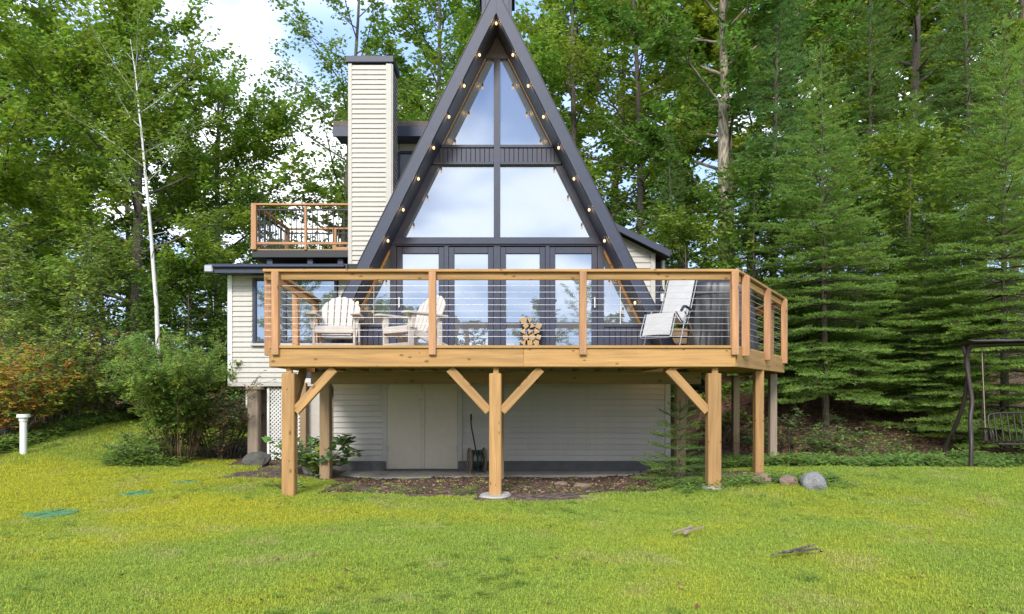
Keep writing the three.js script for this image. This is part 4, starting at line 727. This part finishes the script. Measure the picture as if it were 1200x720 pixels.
// ---------------------------------------------------------------- things on and round the deck
// a slatted garden armchair, facing +z, its base at the origin
function gardenChair(label, x, D, turn) {
  const c = thing('adirondack_chair', label, 'chair', [x, FLOOR + 0.001, -D], turn, 'slatted armchairs on the deck');
  for (let k = 0; k < 5; k++) { const z = 0.28 - k * 0.115, y = 0.385 - k * 0.033; part('seat_slat', bx(0.54, 0.02, 0.10, 0.006), M.chair, c, [0, y, z], [0.28, 0, 0]); }
  for (const s of [-1, 1]) {
    beamBetween('stringer', V(s * 0.255, 0.36, 0.33), V(s * 0.255, 0.045, -0.62), 0.028, 0.11, M.chair, c);
    part('front_leg', bx(0.03, 0.56, 0.10, 0.006), M.chair, c, [s * 0.30, 0.28, 0.28]);
    part('back_leg', bx(0.03, 0.50, 0.09, 0.006), M.chair, c, [s * 0.30, 0.25, -0.30]);
    const a = new THREE.Shape(); a.moveTo(-0.07, 0.42); a.quadraticCurveTo(0, 0.47, 0.07, 0.42); a.lineTo(0.07, 0.1); a.lineTo(0.035, -0.42); a.lineTo(-0.04, -0.42); a.lineTo(-0.075, 0.1); a.closePath();
    const ag = new THREE.ExtrudeGeometry(a, { depth: 0.022, bevelEnabled: true, bevelSize: 0.004, bevelThickness: 0.004, bevelSegments: 1, curveSegments: 6 }); ag.rotateX(Math.PI / 2);
    part('arm', ag, M.chair, c, [s * 0.325, 0.59, 0.0]);
    beamBetween('arm_bracket', V(s * 0.325, 0.36, 0.28), V(s * 0.345, 0.545, 0.28), 0.05, 0.06, M.chair, c);
  }
  part('apron', bx(0.57, 0.09, 0.022, 0.005), M.chair, c, [0, 0.335, 0.335]);
  part('front_stretcher', bx(0.57, 0.07, 0.022, 0.005), M.chair, c, [0, 0.10, 0.325]);
  const back = group('backrest', c, [0, 0.28, -0.20]); back.rotation.x = -0.42;
  const hs = [0.60, 0.69, 0.73, 0.73, 0.69, 0.60];
  hs.forEach((h, k) => {
    const u = (k - 2.5) / 2.5, w = 0.088, sh = new THREE.Shape(), slope = -u * 0.055; sh.moveTo(-w / 2 + 0.006, 0); sh.lineTo(w / 2 - 0.006, 0); sh.lineTo(w / 2, h - 0.02 - Math.max(0, -slope) * 0 + slope); sh.quadraticCurveTo(0, h + 0.015, -w / 2, h - 0.02 - slope); sh.closePath();
    const g = new THREE.ExtrudeGeometry(sh, { depth: 0.018, bevelEnabled: true, bevelSize: 0.003, bevelThickness: 0.003, bevelSegments: 1, curveSegments: 5 });
    part('back_slat', g, M.chair, back, [u * 0.235, 0, -0.009], [0, 0, -u * 0.045]);
  });
  for (const y of [0.2, 0.48]) part('back_batten', bx(0.56, 0.06, 0.022, 0.004), M.chair, back, [0, y, -0.026]);
  return c;
}
gardenChair('weathered white slatted armchair on the deck, next to the side railing', -2.74, 10.7, 0.10);
gardenChair('weathered white slatted armchair on the deck, turned aside by the first door', -1.55, 10.6, -0.72);
// folding lounge chair with a pale sling
{
  const c = thing('lounge_chair', 'reclining folding lounge chair with pale sling seat on the deck', 'lounge chair', [2.52, FLOOR + 0.003, -10.75], -0.62);
  const fr = std([0.30, 0.30, 0.31], 0.35, { metalness: 0.8 }), sling = new THREE.MeshStandardMaterial({ map: paintTex([0.40, 0.39, 0.37], 0.15, 41), roughness: 0.8 }), pl = std([0.03, 0.03, 0.032], 0.5);
  const prof = [[0.62, 0.24], [0.44, 0.60], [0.0, 0.44], [-0.42, 1.22]];   // z, y: foot, knee, hip, head
  const slingStrip = (name, pts, w) => { const cv = new THREE.CatmullRomCurve3(pts.map(p => V(0, p[1], p[0]))), n = 12, pos = [], uv = [], idx = []; for (const o of [0, 1]) for (let k = 0; k <= n; k++) { const p = cv.getPoint(k / n), t = cv.getTangent(k / n), nn = V(0, t.z, -t.y).normalize(); for (let q = 0; q <= 4; q++) { const u = q / 4 - 0.5, sag = (1 - 4 * u * u) * 0.018 + o * 0.006; pos.push(u * w, p.y - nn.y * sag, p.z - nn.z * sag); uv.push(u * w, k / n); } } const R5 = 5 * (n + 1); for (let k = 0; k < n; k++) for (let q = 0; q < 4; q++) for (const o of [0, R5]) { const a = o + k * 5 + q; idx.push(a, a + 1, a + 6, a, a + 6, a + 5); } const g = new THREE.BufferGeometry(); g.setAttribute('position', new THREE.Float32BufferAttribute(pos, 3)); g.setAttribute('uv', new THREE.Float32BufferAttribute(uv, 2)); g.setIndex(idx); g.computeVertexNormals(); part(name, g, sling, c); };
  slingStrip('footrest_sling', [[0.62, 0.24], [0.53, 0.42], [0.45, 0.58]], 0.44);
  slingStrip('seat_sling', [[0.43, 0.58], [0.2, 0.47], [0.02, 0.44]], 0.44);
  slingStrip('back_sling', [[0.0, 0.45], [-0.18, 0.75], [-0.42, 1.22]], 0.44);
  for (const s of [-1, 1]) {
    const x = s * 0.25;
    part('footrest_tube', tube([[x, 0.58, 0.45], [x, 0.42, 0.54], [x, 0.24, 0.63], [x * 0.8, 0.20, 0.65]], 0.011), fr, c);
    part('seat_tube', tube([[x, 0.60, 0.45], [x, 0.47, 0.2], [x, 0.44, 0.0]], 0.011), fr, c);
    part('back_tube', tube([[x, 0.44, 0.0], [x, 0.75, -0.18], [x, 1.22, -0.43], [x * 0.8, 1.25, -0.445]], 0.011), fr, c);
    const lx = s * 0.29;
    part('front_leg', tube([[lx, 0.66, 0.12], [lx, 0.35, 0.28], [lx, 0.02, 0.45]], 0.012), fr, c);
    part('rear_leg', tube([[lx, 0.62, 0.20], [lx, 0.35, -0.1], [lx, 0.02, -0.42]], 0.012), fr, c);
    const a = tube([[lx, 0.62, 0.34], [lx, 0.70, 0.22], [lx, 0.68, 0.0], [lx, 0.62, -0.16]], 0.022, 16, 8); a.scale(1, 1, 1); part('arm', a, pl, c);
  }
  part('head_bar', rod([-0.2, 1.25, -0.445], [0.2, 1.25, -0.445], 0.011), fr, c); part('foot_bar', rod([-0.2, 0.2, 0.65], [0.2, 0.2, 0.65], 0.011), fr, c);
  for (const z of [0.45, -0.42]) part('ground_bar', rod([-0.29, 0.014, z], [0.29, 0.014, z], 0.012), fr, c);
}
// grill under a cover
{
  const c = thing('covered_grill', 'barbecue grill under a dark grey fitted cover on the deck', 'grill', [3.42, FLOOR + 0.002, -11.15], -0.35);
  const n = 112, rows = 22, pos = [], idx = [], r = RNG(77);
  for (let j = 0; j <= rows; j++) for (let k = 0; k < n; k++) {
    const t = j / rows, a = k / n * 2 * Math.PI, ca = Math.cos(a), sa = Math.sin(a), sq = Math.pow(Math.pow(Math.abs(ca), 5) + Math.pow(Math.abs(sa), 5), -0.2);
    let y = t < 0.75 ? t / 0.75 * 0.94 : 0.94 + 0.29 * Math.sin((t - 0.75) / 0.25 * Math.PI / 2), sc = t < 0.75 ? 1 - 0.05 * t : (0.9625) * Math.pow(Math.max(0, 1 - Math.pow((t - 0.75) / 0.25, 2.6)), 0.5);
    const fold = 0.022 * Math.sin(a * 13 + 4 * NZ.noise(ca * 3, sa * 3, t * 2)) * Math.max(0, 0.8 - t) + (t < 0.75 ? 1 - t * 0.9 : 0.2) * (0.09 * NZ.noise(ca * 5.5, sa * 5.5, t * 0.9) + 0.05 * NZ.noise(ca * 11, sa * 11, t * 1.4 + 5)) + 0.01 * NZ.noise(ca * 4, t * 7, sa * 4);
    pos.push(ca * sq * 0.50 * sc + ca * fold, y + 0.02 * NZ.noise(ca * 2, sa * 2, t * 6) * (t > 0.6 ? 1 : 0), sa * sq * 0.31 * sc + sa * fold);
  }
  for (let j = 0; j < rows; j++) for (let k = 0; k < n; k++) { const a = j * n + k, b = j * n + (k + 1) % n; idx.push(a, b + n, b, a, a + n, b + n); }
  const g = new THREE.BufferGeometry(); g.setAttribute('position', new THREE.Float32BufferAttribute(pos, 3)); g.setIndex(idx); g.computeVertexNormals();
  part('cover', g, std([0.024, 0.024, 0.028], 0.42), c); part('hem', bx(0.9, 0.03, 0.5, 0.01), M.black, c, [0, 0.017, 0]);
  part('cover_seam', tube([[-0.46, 0.965, 0.30], [0, 0.975, 0.315], [0.46, 0.965, 0.30]], 0.006, 20, 5), M.black, c);
}
// crate and lantern by the shed corner
{
  const c = thing('wooden_crate', 'brown slatted wooden crate standing behind the lounge chair', 'crate', [3.05, FLOOR + 0.002, -12.6], 0.15);
  for (let k = 0; k < 4; k++) for (const s of [-1, 1]) part('slat', bx(0.52, 0.105, 0.02, 0.004, k % 3), M.old, c, [0, 0.07 + k * 0.125, s * 0.2]);
  for (let k = 0; k < 4; k++) for (const s of [-1, 1]) part('slat', bx(0.02, 0.105, 0.36, 0.004, k % 3), M.old, c, [s * 0.25, 0.07 + k * 0.125, 0]);
  for (const s of [-1, 1]) for (const q of [-1, 1]) part('corner_post', bx(0.04, 0.5, 0.04, 0.004), M.post[2], c, [s * 0.22, 0.25, q * 0.17]);
  part('lid', bx(0.62, 0.03, 0.48, 0.005), M.post[2], c, [0, 0.53, 0]);
  const l = thing('wall_lantern', 'small dark wall lantern by the corner of the shed', 'lantern', [2.96, 3.22, -13.42]);
  part('lantern_top', new THREE.ConeGeometry(0.08, 0.09, 6), M.black, l, [0, 0.15, 0]); part('lantern_glass', new THREE.CylinderGeometry(0.05, 0.04, 0.16, 6), M.white, l, [0, 0.02, 0]); part('lantern_base', new THREE.CylinderGeometry(0.045, 0.05, 0.03, 6), M.black, l, [0, -0.075, 0]); part('bracket', tube([[0, 0.19, 0], [0, 0.26, -0.08], [0, 0.18, -0.33]], 0.010, 14, 6), M.black, l);
}
// split firewood against the third door
{
  const c = thing('firewood_stack', 'small stack of split firewood against the glass door', 'firewood', [0.32, FLOOR + 0.002, -12.12]);
  const r = RNG(55), end = std([0.36, 0.24, 0.12], 0.9);
  let n = 0; for (let j = 0; j < 7; j++) for (let k = 0; k < 3 - (j > 5 ? 1 : 0); k++) { const a = 0.055 + 0.015 * r(), sides = 3 + Math.floor(r() * 3), g = new THREE.CylinderGeometry(a, a, 0.3, sides); g.rotateX(Math.PI / 2); g.rotateZ(r() * 6.28); const o = part('log', g, [M.bark, end, end], c, [-0.12 + k * 0.112 + (j % 2) * 0.04, 0.06 + j * 0.098, 0.05 + gauss(r) * 0.02]); n++; }
}
// garden swing
{
  const sw = thing('garden_swing', 'dark metal garden swing with curved legs at the wood edge', 'swing', [8.45, ground(8.0, 11.2), -11.2], -0.1);
  const ir = std([0.045, 0.032, 0.028], 0.5, { metalness: 0.4 });
  const half = 0.92, top = 2.02;
  for (const s of [-1, 1]) {
    const end = group('end_frame', sw, [s * half, 0, 0]);
    part('front_leg', tube([[0, top, 0.10], [-s * -0.02, 1.78, 0.02], [0.0, 1.45, 0.05], [s * -0.02, 1.1, 0.10], [s * 0.05, 0.8, 0.18], [s * 0.13, 0.45, 0.36], [s * 0.17, 0.0, 0.42]], 0.034, 40, 9), ir, end);
    part('rear_leg', tube([[0, top, -0.10], [0, 1.75, 0.0], [0, 1.45, 0.01], [0, 1.1, -0.1], [s * 0.03, 0.7, -0.28], [s * 0.10, 0.3, -0.48], [s * 0.12, 0.0, -0.50]], 0.034, 40, 9), ir, end);
    part('brace', rod([s * 0.12, 0.52, 0.34], [s * 0.06, 0.52, -0.36], 0.016), ir, end);
    part('scroll', new THREE.TorusGeometry(0.07, 0.010, 6, 18), ir, end, [0, top - 0.16, 0.0], [0, Math.PI / 2, 0]);
  }
  for (const z of [0.10, -0.10]) part('top_beam', tube([[-half - 0.03, top, z], [0, top + 0.03, z], [half + 0.03, top, z]], 0.033, 24, 8), ir, sw);
  part('canopy_frame', rod([-half, top - 0.10, -0.05], [half, top - 0.10, -0.05], 0.016), ir, sw);
  { const cg = new THREE.PlaneGeometry(2 * half + 0.1, 0.62, 12, 6), cp = cg.attributes.position; cg.rotateX(-Math.PI / 2); for (let k = 0; k < cp.count; k++) cp.setY(k, -0.45 * Math.pow(cp.getZ(k), 2) + 0.012 * NZ.noise(cp.getX(k) * 4, cp.getZ(k) * 4, 1)); cg.computeVertexNormals(); const c2 = cg.clone(); c2.translate(0, -0.012, 0); part('canopy', mergeGeometries([cg, c2]), std([0.07, 0.055, 0.05], 0.85), sw, [0, top + 0.10, 0]); }
  const b = group('bench', sw, [0.05, 0.42, 0.05]);
  for (const s of [-1, 1]) {
    part('hanger', rod([s * 0.74, 0.12, 0.05], [s * 0.76, 1.56, -0.02], 0.008), M.grey, b); part('hanger', rod([s * 0.66, 0.12, -0.22], [s * 0.70, 1.5, -0.06], 0.008), ir, b);
    part('arm', tube([[s * 0.72, 0.0, 0.22], [s * 0.74, 0.20, 0.24], [s * 0.74, 0.24, 0.1], [s * 0.70, 0.22, -0.22]], 0.018, 18, 7), ir, b);
    part('hanger_cup', new THREE.CylinderGeometry(0.03, 0.038, 0.12, 10), ir, b, [s * 0.74, 0.10, 0.05]);
  }
  part('seat_frame', tube([[-0.66, 0, 0.24], [0.66, 0, 0.24]], 0.018, 4, 7), ir, b); part('seat_frame', tube([[-0.66, 0, -0.2], [0.66, 0, -0.2]], 0.018, 4, 7), ir, b);
  for (let k = 0; k < 13; k++) part('seat_slat', bx(0.035, 0.014, 0.44, 0.004), ir, b, [-0.6 + k * 0.1, 0.022, 0.02]);
  part('back_frame', tube([[-0.5, 0.03, -0.2], [-0.52, 0.36, -0.27], [-0.44, 0.47, -0.30], [0, 0.49, -0.30], [0.44, 0.47, -0.30], [0.52, 0.36, -0.27], [0.5, 0.03, -0.2]], 0.016, 60, 7), ir, b);
  for (let k = 0; k < 9; k++) { const x = -0.42 + k * 0.105; part('back_bar', tube([[x, 0.02, -0.2], [x, 0.25, -0.25], [x, 0.475, -0.3]], 0.011, 8, 6), ir, b); }
}
// hose reel
{
  const h = thing('hose_reel', 'garden hose reel with coiled green hose against the basement wall', 'hose reel', [-0.62, ground(-0.62, 12.0) + 0.01, -12.02], 0.25);
  const hose = std([0.03, 0.06, 0.035], 0.5), pl = std([0.20, 0.16, 0.11], 0.6);
  for (const s of [-1, 1]) { part('flange', new THREE.TorusGeometry(0.20, 0.016, 7, 28), pl, h, [s * 0.13, 0.24, 0], [0, Math.PI / 2, 0]); for (let k = 0; k < 3; k++) part('spoke', rod([s * 0.13, 0.24 - 0.2 * Math.cos(k * 1.047), 0.2 * Math.sin(k * 1.047)], [s * 0.13, 0.24 + 0.2 * Math.cos(k * 1.047), -0.2 * Math.sin(k * 1.047)], 0.010), pl, h); part('foot', bx(0.04, 0.05, 0.4, 0.008), pl, h, [s * 0.15, 0.025, 0]); }
  const pts = []; for (let k = 0; k <= 220; k++) { const a = k * 0.34, L = 0.105 + 0.03 * Math.floor(k / 74); pts.push(V(-0.1 + 0.2 * Math.abs(((k / 37) % 2) - 1), 0.24 + Math.sin(a) * L, Math.cos(a) * L)); }
  part('hose', new THREE.TubeGeometry(new THREE.CatmullRomCurve3(pts), 700, 0.011, 6), hose, h);
  part('handle', tube([[0.02, 0.3, -0.1], [-0.03, 0.6, -0.13], [-0.07, 0.85, -0.16], [-0.07, 0.97, -0.17]], 0.013, 20, 7), M.black, h); part('grip', new THREE.CapsuleGeometry(0.018, 0.09, 3, 8), M.black, h, [-0.07, 0.98, -0.17]);
}
// plant in a stone tub beside the grey post
{
  const x = -3.32, D = 11.55, p = shrub('potted_plant', 'broad-leaved potted plant in a mossy tub behind the deck post', x, D, { seed: 91, stems: 13, h: 0.95, open: 0.75, foot: 0.12, droop: 0.12, sr: 0.010, twigs: 12, from: 0.25, reach: 0.12, leaves: 4, leaf: 0.15, slim: 0.75, cols: [[0.2, 0.34, 0.08], [0.14, 0.27, 0.09], [0.34, 0.42, 0.08]], category: 'plant' });
  part('tub', new THREE.CylinderGeometry(0.24, 0.20, 0.24, 12), M.conc, p, [0, 0.06, 0]); part('tub_rim', new THREE.TorusGeometry(0.235, 0.02, 6, 20), M.conc, p, [0, 0.18, 0], [Math.PI / 2, 0, 0]);
  shrub('ground_plant', 'small leafy plant growing against the front corner post', -3.25, 9.75, { seed: 92, stems: 9, h: 0.3, open: 0.4, foot: 0.08, droop: 0.1, sr: 0.005, twigs: 16, from: 0.2, reach: 0.1, leaves: 4, leaf: 0.07, slim: 0.7, cols: [G.mid, G.fresh], category: 'plant' });
}
// vent pipe, tank lids
{
  const x = px(27, 13.3), D = 13.3, v = thing('vent_pipe', 'short white plastic vent pipe with a wide cap standing on the lawn', 'pipe', [x, ground(x, D) - 0.02, -D]);
  part('pipe', new THREE.CylinderGeometry(0.062, 0.062, 0.74, 16), M.white, v, [0, 0.37, 0]); part('collar', new THREE.CylinderGeometry(0.075, 0.075, 0.07, 16), M.white, v, [0, 0.70, 0]); part('cap', new THREE.CylinderGeometry(0.11, 0.115, 0.06, 18), M.white, v, [0, 0.765, 0]);
  const gl = std([0.07, 0.19, 0.07], 0.85);
  for (const [lx, lD, r, lab] of [[-5.25, 7.75, 0.27, 'flat green round tank lid lying lowest on the lawn, the widest of three'], [-5.05, 9.15, 0.21, 'flat green round tank lid in the lawn between the two others'], [-4.85, 10.15, 0.21, 'flat green round tank lid nearest the arching shrub']]) {
    const t = thing('tank_lid', lab, 'lid', [lx, ground(lx, lD) + 0.004, -lD], 0.4, 'green tank lids in the lawn');
    part('lid_disc', new THREE.CylinderGeometry(r, r + 0.015, 0.04, 28), gl, t); for (let k = 0; k < 6; k++) part('rib', bx(r * 0.8, 0.012, 0.02, 0.003), gl, t, [Math.cos(k * 1.047) * r * 0.5, 0.024, -Math.sin(k * 1.047) * r * 0.5], [0, k * 1.047, 0]); part('hub', new THREE.CylinderGeometry(r * 0.16, r * 0.18, 0.02, 14), gl, t, [0, 0.028, 0]);
  }
}
// stones
{
  const stoneT = tex(256, 256, (u, v) => { const n = pn(u, v, 26, 26, 3, 5), q = sstep(-0.35, 0.35, n), s = sstep(0.22, 0.34, pn(u, v, 60, 60, 9, 2)); return [S(mix(mix(0.13, 0.34, q), 0.06, s)), S(mix(mix(0.125, 0.33, q), 0.06, s)), S(mix(mix(0.12, 0.32, q), 0.06, s))]; }, 3, 3);
  const sm = new THREE.MeshStandardMaterial({ map: stoneT, roughness: 0.95, bumpMap: stoneT, bumpScale: 0.006 }), bm = new THREE.MeshStandardMaterial({ map: stoneT, roughness: 0.95, color: new THREE.Color(0.95, 0.68, 0.5) });
  const stone = (label, x, D, sx, sy, sz, m, seed) => { const g = new THREE.IcosahedronGeometry(1, 4), p = g.attributes.position; for (let k = 0; k < p.count; k++) { const v = V(p.getX(k), p.getY(k), p.getZ(k)), n = 1 + 0.22 * NZ.noise(v.x * 1.3 + seed, v.y * 1.3, v.z * 1.3) + 0.06 * NZ.noise(v.x * 4, v.y * 4 + seed, v.z * 4); p.setXYZ(k, v.x * n * sx, v.y * n * sy, v.z * n * sz); } g.computeVertexNormals(); const o = part(numbered('stone'), g, m, scene, P(x, ground(x, D) + sy * 0.55, D)); tag(o, label, 'stone', 'stones at the foot of the deck'); };
  stone('large rounded grey speckled stone at the lawn edge', 3.86, 8.75, 0.155, 0.135, 0.14, sm, 1);
  stone('flat brownish stone right beside the large grey stone', 3.62, 8.95, 0.12, 0.09, 0.11, bm, 5);
  stone('pinkish stone between the deck post and the brownish stone', 3.36, 9.15, 0.14, 0.095, 0.12, bm, 9);
  stone('dark mossy stone at the foot of the grey timber post', -4.72, 12.6, 0.26, 0.17, 0.2, new THREE.MeshStandardMaterial({ map: stoneT, roughness: 1, color: new THREE.Color(0.42, 0.42, 0.36) }), 14);
  stone('broken pale stone lying on the mulch below the deck', 1.0, 9.75, 0.13, 0.05, 0.09, bm, 21);
  stone('small flat stone on the mulch beside the centre post', 0.72, 10.0, 0.10, 0.04, 0.07, bm, 25);
  // scraps of bark on the lawn
  const scrap = (name, label, x, D, L, seed, m) => { const r = RNG(seed), C = new Mesher(), t = thing(name, label, 'bark', [x, ground(x, D) + 0.055, -D], 0.25); for (let k = 0; k < 3; k++) { const g = bx(L * (0.7 + 0.4 * r()), 0.014, 0.045, 0.004).clone(), p = g.attributes.position; for (let i = 0; i < p.count; i++) { const u = p.getX(i) / L; p.setY(i, p.getY(i) + 0.07 * (u + 0.5) * (k === 0 ? 0.7 : 0.2) + 0.03 * u * u); p.setZ(i, p.getZ(i) * (1 - Math.abs(u) * 1.3)); } g.computeVertexNormals(); part('bark_piece', g, m, t, [gauss(r) * 0.06, k * 0.008, gauss(r) * 0.05], [gauss(r) * 0.3, gauss(r) * 0.6, 0.06]); } };
  scrap('bark_scrap', 'curled reddish brown bark scrap lying in the open lawn', px(935, 5.6), 5.6, 0.36, 3, M.bark);
  scrap('bark_scrap', 'thin dark bark scrap lying in the lawn nearer the deck', px(806, 6.35), 6.35, 0.22, 6, M.grey);
  // worn concrete strip along the basement wall
  const cs = new THREE.Shape(); [[-3.05, 11.7], [-2.2, 11.35], [-0.8, 11.5], [0.6, 11.65], [2.3, 11.75], [2.5, 12.28], [-3.15, 12.28]].forEach((p, k) => k ? cs.lineTo(p[0], p[1]) : cs.moveTo(p[0], p[1])); const cg = new THREE.ExtrudeGeometry(cs, { depth: 0.1, bevelEnabled: true, bevelSize: 0.02, bevelThickness: 0.02, bevelSegments: 1 }); cg.rotateX(-Math.PI / 2); cg.translate(0, -0.165, 0); struct('pavement_strip', cg, M.conc);
}
renderer.render(scene, camera);
